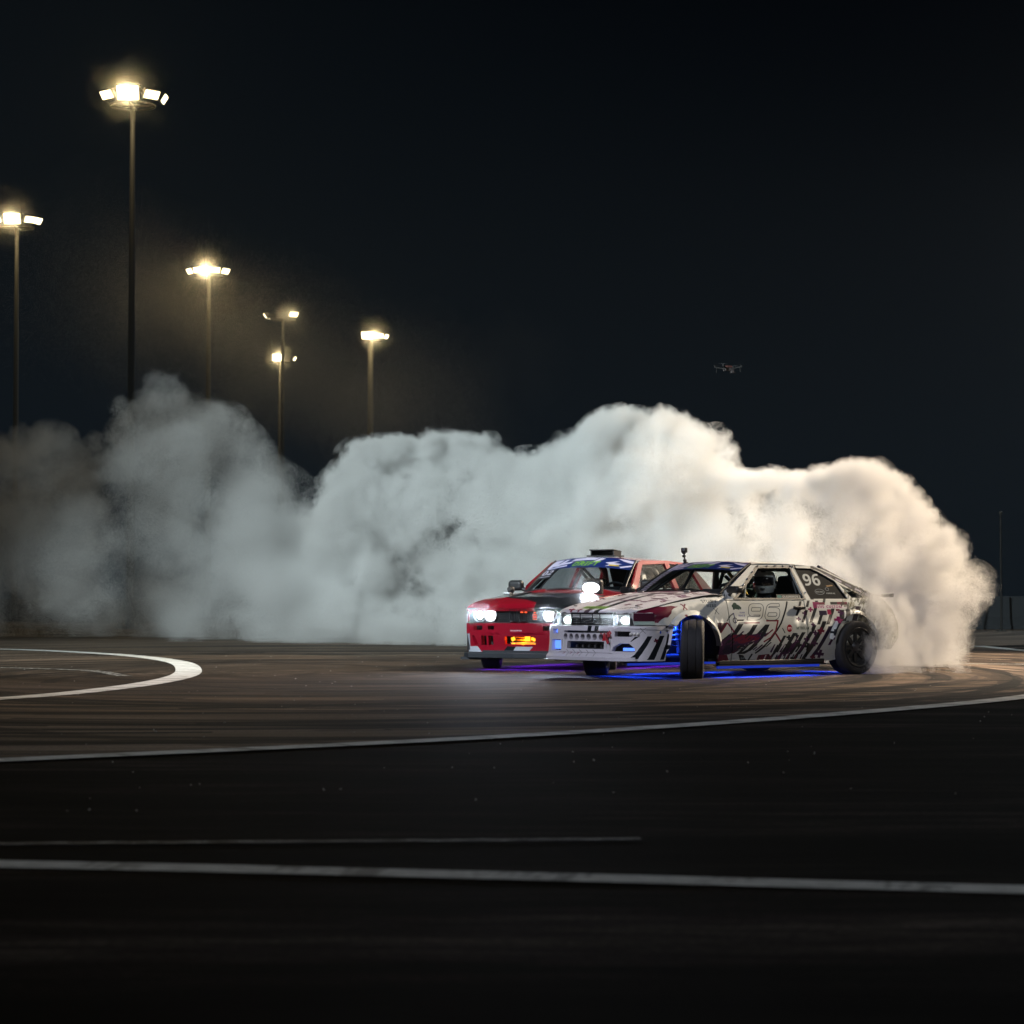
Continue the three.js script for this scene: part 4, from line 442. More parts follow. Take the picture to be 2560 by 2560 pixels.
  mesh('windshield_frame', merge(...[-1, 1].map((s) => tube(Array.from({ length: 9 }, (_, i) => ws2(0.004)(s * 0.995, i / 8)), 0.014, 16, 6)), tube(Array.from({ length: 13 }, (_, i) => ws2(0.004)(-1 + i / 6, 0)), 0.012, 24, 6)), trim, rc);
  mesh('wiper', merge(tube([[0.72, 0.94, 0.5], [0.7, 0.955, 0.1], [0.695, 0.95, -0.15]], 0.007, 10, 6), bar([0.75, 0.925, 0.45], [0.71, 0.95, 0.2], 0.008)), trim, rc);
  mesh('roof', surf((u, v) => { const f = tp(u * 0.555); return [lerp(f[0], -1.36 - 0.03 * (1 - u * u), v), lerp(f[1], 1.255 + 0.04 * (1 - u * u), v) + 0.025 * Math.sin(v * 3.14), u * 0.575]; }, -1, 1, 20, 0, 1, 16), red, rc);
  mesh('roof_vent', merge(box(0.22, 0.012, 0.34, -0.2, 1.418, 0, 0, 0, 0.1, 0.004), box(0.02, 0.075, 0.3, -0.3, 1.385, 0), box(0.2, 0.07, 0.012, -0.21, 1.38, 0.155, 0, 0, 0.08), box(0.2, 0.07, 0.012, -0.21, 1.38, -0.155, 0, 0, 0.08), box(0.24, 0.016, 0.4, -0.2, 1.352, 0)), trim, rc);
  mesh('rear_window', surf((u, v) => [lerp(-1.38, -1.76, v), lerp(1.25, 0.93, v) + 0.03 * (1 - u * u), u * lerp(0.55, 0.66, v)], -1, 1, 12, 0, 1, 6), phys(0.01, 0.011, 0.013, { roughness: 0.15 }), rc);
  mesh('boot_lid', merge(surf((u, v) => [lerp(-1.74, -2.1, v), 0.915 + 0.02 * (1 - u * u) - 0.02 * v, u * 0.72], -1, 1, 10, 0, 1, 3), surf((u, v) => [-2.1, lerp(0.9, 0.35, v), u * 0.74], -1, 1, 10, 0, 1, 3)), red, rc);
  // nose: black grille band, kidneys, four lamps
  mesh('grille_backing', merge(box(0.02, 0.16, 1.36, 1.96, 0.632, 0), box(0.06, 0.014, 1.36, 1.985, 0.712, 0), box(0.06, 0.014, 1.36, 1.985, 0.555, 0)), trim, rc);
  for (let i = 0; i < 7; i++) each('grille_slat', [-1, 1].map((s) => box(0.02, 0.005, 0.17, 1.985, 0.575 + i * 0.02, s * 0.21)), std(0.03, 0.035, 0.04, 0.5), rc);
  for (const s of [-1, 1]) { mesh('kidney_grille', merge(new THREE.TorusGeometry(0.07, 0.006, 6, 4).rotateZ(Math.PI / 4).scale(0.95, 1.35, 1).rotateY(Math.PI / 2).translate(2.035, 0.635, s * 0.062), ...[0, 1, 2, 3, 4].map((i) => box(0.012, 0.125, 0.005, 2.025, 0.635, s * (0.022 + i * 0.02)))), std(0.03, 0.03, 0.035, 0.3, 0.5), rc); }
  mesh('red_lamp', merge(...[-0.045, -0.065, -0.1, -0.115].map((z) => box(0.01, 0.014, 0.012, 2.045, 0.672, z)), box(0.01, 0.012, 0.02, 2.0, 0.668, -0.2), ...[0, 1, 2, 3].map((i) => box(0.01, 0.005, 0.05, 1.998, 0.645 - i * 0.018, -0.2))), glow(1, 0.1, 0.02, 1.6), rc);
  for (const z of [0.545, 0.385, -0.385, -0.545]) {
    const h = mesh('headlight', merge(new THREE.TorusGeometry(0.078, 0.008, 8, 32).rotateY(1.5708).translate(2.0 - 0.03 * (Math.abs(z) > 0.5), 0.636, z), cyl(0.05, 0.078, 0.05, [1.972 - 0.03 * (Math.abs(z) > 0.5), 0.636, z], [1, 0, 0], 28, true)), alloy, rc);
    mesh('headlight_bulb', new THREE.SphereGeometry(0.064, 24, 14).scale(0.35, 1, 1).translate(1.985 - 0.03 * (Math.abs(z) > 0.5), 0.636, z), glow(0.92, 0.98, 1, 7), h);
    const l = shadowed(new THREE.SpotLight(0xdce8ff, Math.abs(z) > 0.5 ? 11 : 6, 0, rad(60), 1, 2), 'headlight_beam', 0.02, 60); l.position.set(2.03, 0.636, z); l.target.position.set(12, 4.6, z * 1.5); l.shadow.radius = 3; rc.add(l, l.target);
  }
  // bumper and air dam
  const bx = (z) => 2.07 - 0.17 * Math.min(1.05, Math.abs(z) / 0.76) ** 3, bp = (z, y) => [bx(z) - 0.02 * sstep(0.42, 0.24, y) + 0.012 * sstep(0.415, 0.43, y), y, z];
  const bt = paint(1024, 512, (x, w, h) => { x.fillStyle = '#8e0622'; x.fillRect(0, 0, w, h); const X = (z) => (0.82 - z) / 1.64 * w, Y = (y) => (0.55 - y) / 0.34 * h, q = (p, c) => poly(x, p.map(([a, b]) => [X(a), Y(b)]), c);
    q([[0.82, 0.275], [0.57, 0.275], [0.5, 0.21], [0.82, 0.21]], '#aeb2bb'); q([[0.02, 0.275], [-0.2, 0.275], [-0.14, 0.21], [0.07, 0.21]], '#b4b6bd'); q([[0.13, 0.28], [0.02, 0.275], [0.07, 0.21], [0.2, 0.21]], '#11151c'); q([[0.82, 0.42], [0.7, 0.42], [0.7, 0.28], [0.82, 0.28]], '#8f939c'); x.fillStyle = '#d9c4c9'; x.font = 'bold 34px sans-serif'; x.fillText('BUMPER', X(0.078), Y(0.452), 97); for (let i = 0; i < 120; i++) { x.fillStyle = `rgba(30,10,14,${0.05 + R() * 0.1})`; x.fillRect(R() * w, h * (0.3 + 0.7 * R()), 3 + R() * 18, 2); } });
  const fb2 = mesh('front_bumper', panel([[0.755, 0.545], [0.755, 0.43], [0.735, 0.21], [-0.735, 0.21], [-0.755, 0.43], [-0.755, 0.545]], [rect(0.47, 0.465, 0.62, 0.515), rect(0.3, 0.47, 0.39, 0.515), rect(-0.34, 0.462, -0.52, 0.515), rect(0.16, 0.3, -0.24, 0.395), [[0.62, 0.29], [0.54, 0.29], [0.62, 0.4], [0.66, 0.4]], rect(0.42, 0.29, 0.5, 0.4), rect(0.32, 0.29, 0.39, 0.4), rect(-0.42, 0.29, -0.62, 0.4)], bp, { out: [1, 0, 0], depth: 0.05, step: 0.06, uv: (z, y) => [(0.82 - z) / 1.64, (y - 0.21) / 0.34] }), phys(1, 1, 1, { map: bt, roughness: 0.36, specularIntensity: 0.5, clearcoat: 0.5, clearcoatRoughness: 0.1 }), rc);
  mesh('bumper_top', surf((u, v) => [bx(u) + 0.012 - 0.09 * v, 0.545 + 0.01 * v, u], -0.755, 0.755, 24, 0, 1, 2), red, fb2);
  for (const s of [-1, 1]) mesh('bumper_side', surf((u, v) => [lerp(1.905, 1.6, u), lerp(0.545, 0.21, v), s * lerp(0.755, 0.815, u)], 0, 1, 6, 0, 1, 6), red, fb2);
  mesh('bumper_core', box(0.02, 0.3, 1.5, 1.9, 0.38, 0), trim, fb2);
  mesh('splitter', merge(new THREE.ExtrudeGeometry(new THREE.Shape([[-0.8, 1.6], [-0.76, 1.95], [-0.62, 2.09], [0, 2.14], [0.62, 2.09], [0.76, 1.95], [0.8, 1.6]].map(([a, b]) => new THREE.Vector2(b, -a))), { depth: 0.045, bevelEnabled: true, bevelSize: 0.008, bevelThickness: 0.008, bevelSegments: 2 }).rotateX(-Math.PI / 2).translate(0, 0.15, 0), box(0.03, 0.05, 0.9, 2.06, 0.205, 0), ...[-1, 1].map((s) => box(0.1, 0.03, 0.3, 1.98, 0.135, s * 0.62))), std(0.018, 0.022, 0.028, 0.55), fb2);
  each('amber_lamp', [box(0.02, 0.04, 0.04, 1.97, 0.362, 0.1, 0, 0.4), box(0.02, 0.055, 0.06, 1.97, 0.365, -0.09), box(0.02, 0.03, 0.05, 1.98, 0.36, -0.17, 0, -0.4), box(0.02, 0.016, 0.26, 2.0, 0.303, -0.09), box(0.02, 0.016, 0.04, 2.0, 0.308, 0.08)], glow(1, 0.38, 0.02, 2.6), rc);
  each('oil_cooler', [0, 1, 2].map((i) => box(0.03, 0.012, 0.36, 1.95, 0.32 + i * 0.03, -0.04)), std(0.3, 0.2, 0.06, 0.5), rc);
  const al = new THREE.PointLight(0xff7a10, 0.25, 0, 2); shadowed(al, 'amber_glow', 0.01, 3); al.position.set(2.0, 0.345, -0.04); rc.add(al);
  // glowing pod at a bright spot on the hood, small camera at the other side, mirrors
  const pod = mesh('hood_glow_pod', merge(new RoundedBoxGeometry(0.1, 0.2, 0.26, 3, 0.04).translate(1.06, 0.955, -0.47), bar([1.05, 0.87, -0.47], [1.05, 0.92, -0.47], 0.02)), trim, rc);
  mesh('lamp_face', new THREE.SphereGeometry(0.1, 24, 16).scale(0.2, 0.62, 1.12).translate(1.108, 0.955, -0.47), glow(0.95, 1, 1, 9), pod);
  const pl = shadowed(new THREE.SpotLight(0xe6eeff, 7, 0, rad(72), 1, 2), 'hood_glow_beam', 0.02, 40); pl.position.set(1.14, 0.955, -0.47); pl.target.position.set(8, 0.6, -0.47); pl.shadow.radius = 5; rc.add(pl, pl.target);
  mesh('hood_camera', merge(new THREE.SphereGeometry(0.045, 16, 12).translate(1.12, 0.935, 0.6), cyl(0.03, 0.02, 0.05, [1.12, 0.89, 0.6], [0, 1, 0], 12), cyl(0.026, 0.026, 0.03, [1.16, 0.94, 0.6], [1, 0.1, 0], 14)), trim, rc);
  each('hood_pin', [0.62, 0.56].map((z, i) => box(0.08, 0.03, 0.05, 1.2 + i * 0.05, 0.888, z, 0.2, 0, 0, 0.01)), alloy, rc);
  for (const s of [-1, 1]) { mesh('wing_mirror', merge(new RoundedBoxGeometry(0.1, 0.13, 0.2, 3, 0.045).translate(0.45, 0.99, s * 0.9), bar([0.45, 0.93, s * 0.76], [0.45, 0.96, s * 0.84], 0.025)), trim, rc);
    mesh('wheel_arch_flare', surf((u, v) => { const a = rad(lerp(20, 175, u)), r = 0.365 + 0.07 * v, x = 1.285 + r * Math.cos(a), y = 0.31 + r * Math.sin(a); return [x, y, s * (W(x, y) + 0.002 + 0.05 * (1 - v) ** 0.6)]; }, 0, 1, 30, 0, 1, 5), red, rc);
    each('wheel_liner', [1.285, -1.285].map((cx) => surf((u, v) => { const a = rad(lerp(-5, 185, u)); return [cx + 0.385 * Math.cos(a), 0.31 + 0.385 * Math.sin(a), s * lerp(0.78, 0.4, v)]; }, 0, 1, 20, 0, 1, 1)), floorMat, rc); }
  wheel(rc, 'front_wheel', 1.285, 0.305, -0.77, 0.305, 0.225, { steer: rad(25), side: -1 }); wheel(rc, 'front_wheel', 1.285, 0.305, 0.77, 0.305, 0.225, { steer: rad(23), side: 1 });
  wheel(rc, 'rear_wheel', -1.285, 0.305, -0.76, 0.305, 0.23, { side: -1 }); wheel(rc, 'rear_wheel', -1.285, 0.305, 0.76, 0.305, 0.23, { side: 1 });
  mesh('floor_pan', merge(box(1.8, 0.03, 1.5, 0, 0.2, 0), box(1.0, 0.05, 0.8, 1.45, 0.22, 0), box(1.0, 0.05, 0.8, -1.5, 0.24, 0), box(0.03, 0.65, 1.4, 0.64, 0.55, 0), box(0.6, 0.35, 0.7, 1.4, 0.45, 0, 0, 0, 0, 0.06), box(0.03, 0.5, 1.3, -1.0, 0.5, 0)), floorMat, rc);
  each('side_skirt', [-1, 1].map((s) => box(1.75, 0.06, 0.07, 0, 0.19, s * 0.8, 0, 0, 0, 0.015)), redDark, rc);
  mesh('dashboard', merge(box(0.3, 0.16, 1.34, 0.48, 0.84, 0, 0, 0, 0, 0.04), box(0.16, 0.07, 0.34, 0.38, 0.94, -0.36, 0, 0, 0, 0.02)), cabin, rc);
  mesh('steering_wheel', merge(new THREE.TorusGeometry(0.165, 0.016, 10, 28).rotateY(1.5708).rotateZ(-0.35).translate(0.2, 0.87, -0.36), bar([0.2, 0.87, -0.36], [0.42, 0.78, -0.36], 0.025), bar([0.2, 0.87, -0.2], [0.2, 0.87, -0.52], 0.012)), trim, rc);
  mesh('seat', seatGeo(-0.5, -0.36), cabin, rc); mesh('seat', seatGeo(-0.5, 0.36), cabin, rc);
  mesh('roll_cage', merge(tube([[-0.55, 0.2, -0.62], [-0.55, 0.95, -0.64], [-0.54, 1.2, -0.5], [-0.54, 1.24, -0.4], [-0.54, 1.24, 0.4], [-0.54, 1.2, 0.5], [-0.55, 0.95, 0.64], [-0.55, 0.2, 0.62]], 0.022, 40, 8), ...[-1, 1].map((s) => tube([[-0.54, 1.23, s * 0.48], [0.0, 1.24, s * 0.48], [0.14, 1.19, s * 0.5], [0.54, 0.92, s * 0.6]], 0.021, 24, 8)), bar([0.04, 1.24, -0.48], [0.04, 1.24, 0.48], 0.02), bar([-0.55, 1.2, 0.48], [-0.55, 0.3, -0.5], 0.02), ...[-1, 1].map((s) => bar([-0.55, 1.15, s * 0.5], [-1.5, 0.6, s * 0.45], 0.02))), cage, rc);
  const pg = glow(0.45, 0.06, 1, 4);
  for (const [x, z, w, ry] of [[0, -0.76, 1.6, 0], [0, 0.76, 1.6, 0], [1.82, 0, 1.3, Math.PI / 2]]) { mesh('underglow_strip', box(w, 0.012, 0.02, x, 0.17, z * 0.9, ry), pg, rc); const l = new THREE.RectAreaLight(0x7a1cff, 70, w, 0.03); l.name = 'underglow'; l.position.set(x, 0.114, z); l.rotation.set(-Math.PI / 2, 0, ry); rc.add(l); }
}
// ---------- drivers and action camera ----------
function bodyField(bones, lo, hi, cell, k) { // one smooth surface round a skeleton of tapered bones [ax, ay, az, ra, bx, by, bz, rb]
  const size = Math.max(hi[0] - lo[0], hi[1] - lo[1], hi[2] - lo[2]), n = Math.ceil(size / cell) + 4, mc = new MarchingCubes(n, new THREE.MeshBasicMaterial(), false, false, 200000);
  const A = new THREE.Vector3(), h = size / (n - 4);
  for (let z = 0; z < n; z++) for (let y = 0; y < n; y++) for (let x = 0; x < n; x++) {
    const px = lo[0] + (x - 2) * h, py = lo[1] + (y - 2) * h, pz = lo[2] + (z - 2) * h; let e = 0;
    for (const [ax, ay, az, ra, bx, by, bz, rb] of bones) { const dx = bx - ax, dy = by - ay, dz = bz - az, t = clamp(((px - ax) * dx + (py - ay) * dy + (pz - az) * dz) / (dx * dx + dy * dy + dz * dz + 1e-9), 0, 1); e += Math.exp(-(Math.hypot(px - ax - dx * t, py - ay - dy * t, pz - az - dz * t) - lerp(ra, rb, t)) * k); }
    mc.field[x + y * n + z * n * n] = Math.log(Math.max(e, 1e-30)) / k;
  }
  mc.isolation = 0; mc.update();
  const c = mc.count, p = new Float32Array(c * 3), nr = new Float32Array(c * 3), half = n / 2;
  for (let i = 0; i < c; i++) for (let a = 0; a < 3; a++) { p[i * 3 + a] = lo[a] + (mc.positionArray[i * 3 + a] * half + half - 2) * h; nr[i * 3 + a] = mc.normalArray[i * 3 + a]; }
  const g = new THREE.BufferGeometry(); g.setAttribute('position', new THREE.BufferAttribute(p, 3)); const m = mergeVertices(g, 1e-5); m.computeVertexNormals(); return plain(m);
}
function driver(label, car, pos, turn, ox, oy, skinSuit, yaw, visorCol) { // seated, both hands on the wheel; origin under the seat
  const t = thing('person', label, 'driver', pos, turn), z = -0.36, H = [ox, oy, z]; // H: centre of the helmet
  const sh = oy - 0.25, B = [];
  B.push([ox + 0.06, 0.47, z, 0.15, ox + 0.0, sh - 0.18, z, 0.14], [ox, sh - 0.18, z, 0.14, ox - 0.01, sh - 0.04, z, 0.13], [ox - 0.01, sh - 0.02, z - 0.14, 0.075, ox - 0.01, sh - 0.02, z + 0.14, 0.075], [ox, sh, z, 0.06, ox + 0.01, oy - 0.08, z, 0.06], [ox + 0.02, oy - 0.06, z, 0.07, ox, oy + 0.05, z, 0.08]);
  const wx = ox + 0.5, wy = oy - 0.175;
  for (const s of [-1, 1]) { B.push([ox - 0.01, sh - 0.03, z + s * 0.19, 0.06, ox + 0.17, sh - 0.24, z + s * 0.25, 0.047], [ox + 0.17, sh - 0.24, z + s * 0.25, 0.046, wx - 0.06, wy - 0.02, z + s * 0.175, 0.034]);
    B.push([ox + 0.08, 0.46, z + s * 0.1, 0.085, ox + 0.5, 0.53, z + s * 0.13, 0.068], [ox + 0.5, 0.53, z + s * 0.13, 0.064, ox + 0.82, 0.32, z + s * 0.12, 0.045], [ox + 0.82, 0.3, z + s * 0.12, 0.042, ox + 0.98, 0.36, z + s * 0.12, 0.035]); }
  const geo = [bodyField(B, [ox - 0.25, 0.2, z - 0.45], [ox + 1.1, oy + 0.2, z + 0.45], 0.022, 45)];
  for (const s of [-1, 1]) { // gloved hands closed round the rim
    const hx = wx - 0.02, hy = wy, hz = z + s * 0.168, F = [[hx - 0.05, hy - 0.02, hz + s * 0.01, 0.03, hx, hy, hz + s * 0.014, 0.03], [hx - 0.03, hy - 0.02, hz, 0.026, hx + 0.005, hy - 0.005, hz + s * 0.01, 0.028]];
    for (let f = 0; f < 4; f++) { const dy = 0.032 - f * 0.021, l = [0.9, 1, 0.95, 0.78][f]; F.push([hx + 0.01, hy + dy, hz + s * 0.022, 0.0095, hx + 0.038 * l, hy + dy + 0.004, hz + s * 0.02, 0.009], [hx + 0.038 * l, hy + dy + 0.004, hz + s * 0.02, 0.009, hx + 0.045 * l, hy + dy, hz - s * 0.008, 0.0085], [hx + 0.045 * l, hy + dy, hz - s * 0.008, 0.0085, hx + 0.022, hy + dy - 0.003, hz - s * 0.024, 0.008]); }
    F.push([hx - 0.03, hy + 0.015, hz - s * 0.008, 0.012, hx - 0.005, hy + 0.04, hz - s * 0.026, 0.0105], [hx - 0.005, hy + 0.04, hz - s * 0.026, 0.0105, hx + 0.02, hy + 0.048, hz - s * 0.02, 0.009]);
    geo.push(bodyField(F, [hx - 0.09, hy - 0.07, hz - 0.07], [hx + 0.08, hy + 0.08, hz + 0.07], 0.005, 220));
  }
  mesh('body', merge(...geo), skinSuit, t);
  const q = (f) => { const g = f; g.rotateY(yaw); g.translate(...H); return plain(g); }; // helmet looks along +x before it turns
  const shell = new THREE.SphereGeometry(1, 48, 36), P = shell.attributes.position;
  for (let i = 0; i < P.count; i++) { let x = P.getX(i), y = P.getY(i), zz = P.getZ(i); const chin = sstep(-0.1, -0.75, y) * sstep(-0.2, 0.8, x); let X = x * 0.158 + chin * 0.028, Y = y * 0.15, Z = zz * 0.128 * (1 - 0.16 * sstep(-0.2, -1, y)); if (y < -0.55) Y = lerp(Y, -0.115 - 0.02 * Math.max(0, x), 0.75); if (x > 0.35 && y > -0.28 && y < 0.42 && Math.abs(zz) < 0.84) { X -= 0.012; } P.setXYZ(i, X, Y, Z); }
  shell.computeVertexNormals();
  const hm = mesh('helmet', q(shell), phys(0.8, 0.8, 0.8, { roughness: 0.28, clearcoat: 0.8, clearcoatRoughness: 0.06 }), t);
  mesh('visor', q(surf((u, v) => { const a = u * 1.02, y = lerp(-0.27, 0.4, v) - 0.05 * Math.abs(u) * (v < 0.5 ? -0.5 : 1), r = Math.sqrt(1 - y * y); return [Math.cos(a) * r * 0.159 + 0.003, y * 0.15, Math.sin(a) * r * 0.13]; }, -1, 1, 20, 0, 1, 8)), visorCol, hm);
  mesh('visor_pivot', merge(...[-1, 1].map((s) => { const g = cyl(0.018, 0.016, 0.012, [0.045, 0.0, s * 0.129], [0, 0, 1], 14); g.rotateY(yaw); g.translate(...H); return g; })), trim, hm);
  mesh('helmet_vent', q(merge(box(0.03, 0.012, 0.05, 0.105, 0.118, 0, 0, 0, -0.7, 0.004), box(0.014, 0.012, 0.05, 0.168, -0.075, 0, 0, 0, 0, 0.004))), trim, hm);
  return t;
}
const visor = phys(0.02, 0.016, 0.02, { roughness: 0.08, clearcoat: 1 });
driver('driver in a white full-face helmet with dark visor at the wheel of the white car', wc, WP, WT, -0.24, 1.01, std(0.02, 0.03, 0.045, 0.8), rad(38), visor);
driver('dimly seen helmeted driver behind the windscreen of the red car', rc, RP, RT, -0.32, 1.06, std(0.03, 0.025, 0.03, 0.8), rad(8), visor);
{ // small camera on a jointed arm, stuck to the roof edge of the white car
  const t = thing('action_camera', 'small black action camera on a jointed arm stuck above the white car\u2019s windscreen', 'camera', WP, WT), o = [0.16, 0, 0.5];
  mesh('camera_body', merge(new RoundedBoxGeometry(0.035, 0.055, 0.075, 2, 0.008).translate(o[0], 1.365, o[2])), black, t);
  mesh('camera_lens', merge(cyl(0.017, 0.017, 0.014, [o[0] + 0.022, 1.372, o[2] - 0.015], [1, 0, 0], 16), box(0.003, 0.022, 0.026, o[0] - 0.019, 1.365, o[2])), std(0.25, 0.27, 0.3, 0.15, 0.3), t);
  mesh('arm', merge(bar([o[0], 1.34, o[2]], [o[0], 1.3, o[2] + 0.004], 0.008), bar([o[0], 1.3, o[2] + 0.004], [o[0] - 0.004, 1.25, o[2] - 0.012], 0.009), bar([o[0] - 0.004, 1.25, o[2] - 0.012], [o[0], 1.215, o[2] - 0.025], 0.009), ...[[1.335, 0.006], [1.3, 0.004], [1.252, -0.01]].map(([y, dz]) => cyl(0.012, 0.012, 0.034, [o[0], y, o[2] + dz], [0.2, 0, 1], 10))), black, t);
  mesh('suction_cup', merge(cyl(0.045, 0.03, 0.03, [o[0] + 0.004, 1.214, o[2] - 0.028], [0.2, 1, 0], 18), cyl(0.02, 0.02, 0.02, [o[0] + 0.01, 1.236, o[2] - 0.026], [0.2, 1, 0], 12)), black, t);
  tag(t, null, null);
}
// ---------- tyre smoke: clouds of tiny pale flakes gathered into billowing puffs ----------
function puff(n, chip, sd, rough = 0.75, cut = 1.15) {
  const p = new Float32Array(n * 9), a = new THREE.Vector3(), b = new THREE.Vector3(); let k = 0;
  while (k < n) {
    const x = R() * 2 - 1, y = R() * 2 - 1, z = R() * 2 - 1, r = Math.hypot(x, y, z); if (r > 1) continue;
    const f = N3(x * 1.7 + sd, y * 1.7, z * 1.7) * 0.9 + N3(x * 3.9 + sd, y * 3.9, z * 3.9) * 0.55 + N3(x * 8.5 + sd, y * 8.5, z * 8.5) * 0.3;
    if (R() > (1 - r * cut + f * rough) * 2.2) continue;
    a.set(G(), G(), G()).normalize(); b.set(G(), G(), G()).cross(a).normalize(); const c = chip * (0.6 + 0.8 * R());
    for (let v = 0; v < 3; v++) { const ca = c * Math.cos(v * 2.0944), sa = c * Math.sin(v * 2.0944); p[k * 9 + v * 3] = x + a.x * ca + b.x * sa; p[k * 9 + v * 3 + 1] = y + a.y * ca + b.y * sa; p[k * 9 + v * 3 + 2] = z + a.z * ca + b.z * sa; }
    k++;
  }
  const g = new THREE.BufferGeometry(); g.setAttribute('position', new THREE.BufferAttribute(p, 3)); return g;
}
const smokeMat = phys(0.87, 0.868, 0.862, { roughness: 1, transmission: 0.5, thickness: 0, specularIntensity: 0 });
// the trail: [x, z, height of its top], from the white car's rear wheels round to the far left
const trail = [[5.45, -29.3, 0.35], [5.25, -29.4, 1.3], [5.0, -29.8, 1.9], [4.65, -30.4, 2.42], [4.38, -31, 2.62], [4.05, -32, 2.5], [3.6, -33.6, 2.62], [3.15, -34.6, 2.65], [2.75, -35.5, 3.2], [2.35, -36.6, 3.62], [1.8, -37.6, 3.78], [1.3, -38.4, 3.7], [0.8, -39.6, 3.35], [0.25, -41, 3.15], [-0.3, -42.4, 3.4], [-0.8, -43.3, 3.8], [-1.55, -44, 3.75], [-2.35, -45, 3.8], [-2.85, -45.8, 3.75], [-3.3, -46.6, 2.9], [-3.85, -47.5, 2.2], [-4.5, -48.5, 3.1], [-5.2, -49.2, 4.4], [-5.9, -49.8, 5.0], [-6.7, -50.3, 5.4], [-7.6, -50.8, 5.35], [-8.6, -51.2, 4.5], [-9.6, -51.6, 4.6], [-10.6, -52, 4.5], [-11.6, -52, 4.4], [-13, -52, 4.2]];
const along = (t) => { const i = Math.min(trail.length - 2, Math.floor(t)), f = t - i; return [0, 1, 2].map((k) => lerp(trail[i][k], trail[i + 1][k], f)); };
function smoke(label, geo, n, t0, t1, r0, r1, sz, { low = 1, edge = 0.5, clump = 0, top = 1 } = {}) {
  const im = new THREE.InstancedMesh(geo, smokeMat, n), M = new THREE.Matrix4(), Q = new THREE.Quaternion(); im.name = numbered('tyre_smoke'); im.castShadow = im.receiveShadow = true;
  let tries = 0;
  for (let i = 0; i < n;) {
    tries++; const [x, z, h0] = along(lerp(t0, t1, (tries * 0.7548777 + 0.02 * G() + 1) % 1)), onEdge = R() < edge, r = lerp(r0, r1, R() * R()) * (onEdge ? 0.3 + 0.45 * R() : 1), h = h0 * top;
    const y = onEdge ? h - r * (0.75 + 0.3 * R()) : Math.pow((tries * 0.5698403) % 1, low) * Math.max(0.1, h - r * 0.9);
    const zz = z + G() * sz * (0.45 + 0.55 * Math.sqrt(Math.max(0, 1 - y / (h + 0.1))));
    if (clump && N3(x * 0.55 + 3, y * 0.6, zz * 0.2) + N3(x * 1.3, y * 1.3, 5) * 0.5 < (R() - 0.62) * clump) continue;
    Q.set(G(), G(), G(), G()).normalize(); M.compose(new THREE.Vector3(x + G() * 0.12, Math.max(y, 0.3 * r), zz), Q, new THREE.Vector3(r, r, r)); im.setMatrixAt(i++, M);
  }
  scene.add(im); return tag(im, label, 'smoke', null, 'stuff');
}
const gA = puff(52000, 0.0054, 1.3), gB = puff(52000, 0.0054, 5.7, 0.85), gC = puff(120000, 0.0028, 9.2, 0.6, 1.05);
smoke('dense bright tyre smoke billowing up behind the rear of the white car', gA, 430, 1.2, 9, 0.26, 0.6, 0.6);
smoke('pale billowing tyre smoke standing behind the red car in the centre', gB, 700, 8, 19.5, 0.38, 0.85, 1.1);
smoke('thin grey drifting tyre smoke filling the left of the track', gC, 225, 18.4, 30, 0.5, 1.6, 2.1, { low: 0.95, edge: 0.26, top: 0.97 });
{ // torn wisps thrown up by the spinning rear wheel, over the rear quarter of the white car
  const g = puff(26000, 0.0048, 14, 1.0), spots = [], m = new THREE.Matrix4().makeRotationY(WT).setPosition(...WP);
  for (let i = 0; i < 38; i++) { const x = -1.3 - R() * 0.6, y = 0.08 + Math.pow(R(), 0.8) * (0.78 - Math.max(0, -1.72 - x) * 0.6); spots.push([x, y, -0.86 - R() * 0.12, 0.1 + R() * 0.12]); }
  for (let i = 0; i < 9; i++) spots.push([-1.7 - R() * 0.7, 0.04 + R() * 0.35, -0.8 + G() * 0.2, 0.14 + R() * 0.16]);
  const im = new THREE.InstancedMesh(g, smokeMat, spots.length), M = new THREE.Matrix4(), Q = new THREE.Quaternion();
  spots.forEach(([x, y, z, r], i) => { Q.setFromEuler(new THREE.Euler(G() * 0.4, G(), 0.5 + G() * 0.4)); M.compose(new THREE.Vector3(x, y, z).applyMatrix4(m), Q, new THREE.Vector3(r * 0.7, r * 1.7, r * 0.7)); im.setMatrixAt(i, M); });
  im.name = numbered('tyre_smoke'); scene.add(im); tag(im, 'torn wisps of smoke over the rear quarter of the white car', 'smoke', null, 'stuff');
}
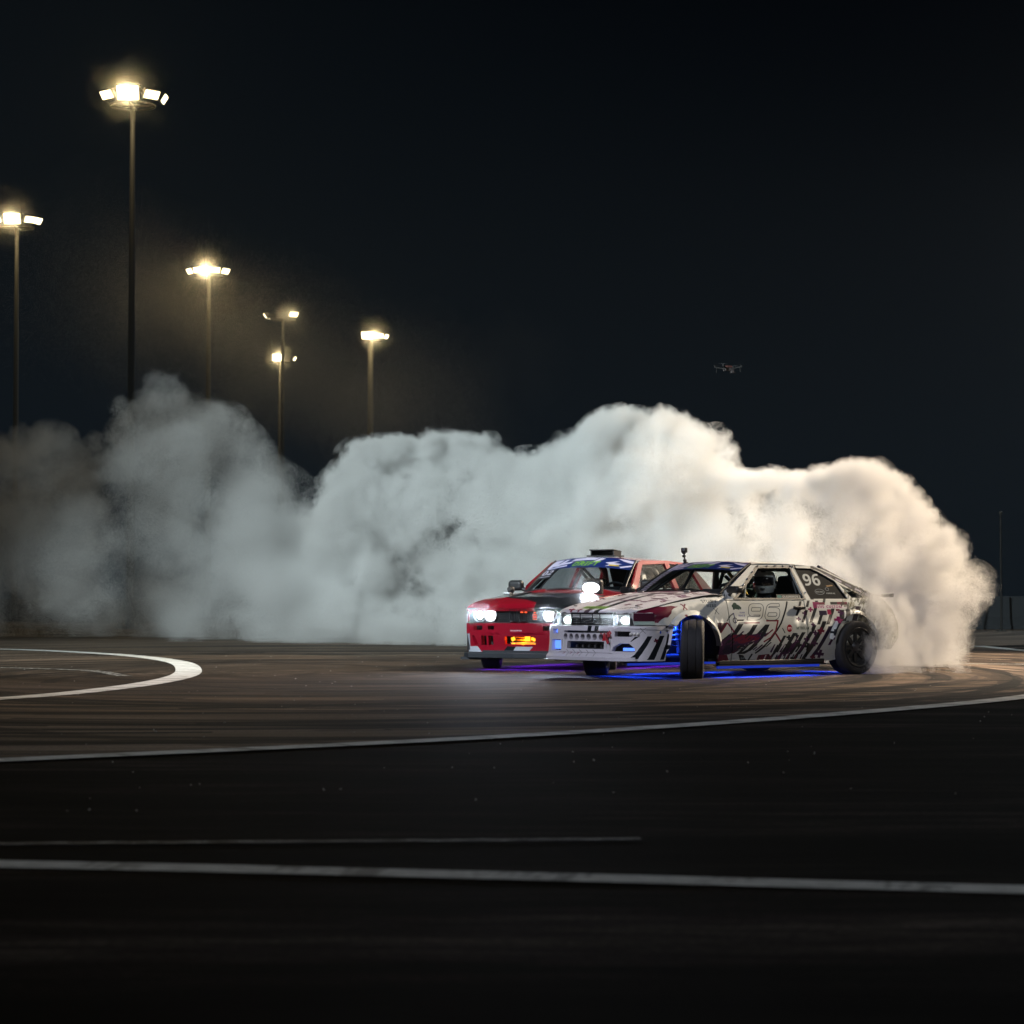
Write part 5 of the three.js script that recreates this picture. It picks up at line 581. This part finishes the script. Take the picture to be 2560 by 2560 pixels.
{ // mist drifting below the nearer masts, plus flakes added as lamp and headlight glare
  const g = puff(52000, 0.0008, 21, 0.3, 1.0), M = new THREE.Matrix4(), Q = new THREE.Quaternion();
  const mist = (label, spots) => { const im = new THREE.InstancedMesh(g, smokeMat, spots.length); spots.forEach(([x, y, z, r], i) => { Q.set(G(), G(), G(), G()).normalize(); M.compose(new THREE.Vector3(x, y, z), Q, new THREE.Vector3(r, r, r)); im.setMatrixAt(i, M); }); im.name = numbered('mist'); scene.add(im); tag(im, label, 'mist', null, 'stuff'); };
  const drift = [], near = [];
  { // a soft ball of flakes added as lens glare, densest at its middle
    const n = 150000, p = new Float32Array(n * 9), a = new THREE.Vector3(), b = new THREE.Vector3();
    for (let k = 0; k < n; k++) { const q = 0.3 * Math.pow(R(), 0.6); a.set(G(), G(), G()).normalize(); const o = a.clone().multiplyScalar(Math.abs(G()) * q + 0.02); a.set(G(), G(), G()).normalize(); b.set(G(), G(), G()).cross(a).normalize(); for (let v = 0; v < 3; v++) { const c = 0.00052 * (0.6 + 0.8 * R()), ca = c * Math.cos(v * 2.0944), sa = c * Math.sin(v * 2.0944); p[k * 9 + v * 3] = o.x + a.x * ca + b.x * sa; p[k * 9 + v * 3 + 1] = o.y + a.y * ca + b.y * sa; p[k * 9 + v * 3 + 2] = o.z + a.z * ca + b.z * sa; } }
    const hg = new THREE.BufferGeometry(); hg.setAttribute('position', new THREE.BufferAttribute(p, 3));
    const spots = [[-10.15, -65, 2.2], [-17.6, -86.5, 2.5], [-12.45, -100, 2.7], [-10.3, -115.5, 2], [-13, -136.5, 2.9], [-6.95, -125, 2.7]], im = new THREE.InstancedMesh(hg, smokeMat, spots.length);
    spots.forEach(([x, z, r], i) => { M.compose(new THREE.Vector3(x, 14.15, z + 1), Q.identity(), new THREE.Vector3(r, r, r)); im.setMatrixAt(i, M); }); im.name = numbered('mist'); scene.add(im); tag(im, 'added flakes for lens glare close round the floodlight heads at left', 'mist', null, 'stuff');
  }
  for (let i = 0; i < 70; i++) { const t = R(); drift.push([-15 + t * 13 + G() * 1.5, 12.4 - t * 4.5 + G() * 1.1, -97 - t * 16 + G() * 3, 1.6 + R() * 2.6]); }
  for (const [m, P] of [[new THREE.Matrix4().makeRotationY(RT).setPosition(...RP), [[2.12, 0.64, 0.54], [2.15, 0.64, 0.4], [2.15, 0.64, -0.4], [1.22, 0.96, -0.47]]], [new THREE.Matrix4().makeRotationY(WT).setPosition(...WP), [[2.0, 0.61, 0.46], [2.0, 0.61, -0.46]]]]) for (const q of P) for (let i = 0; i < 4; i++) { const v = new THREE.Vector3(q[0] + G() * 0.05, q[1] + G() * 0.05, q[2] + G() * 0.05).applyMatrix4(m); near.push([v.x, v.y, v.z, 0.1 + R() * R() * 0.32]); }  // puffs added close to each headlight to give its glare
  mist('faint drifting haze lit below the row of masts at left', drift); mist('added flakes for lens glare in front of the headlights of both cars', near);
}
scene.add(camera);
renderer.render(scene, camera);
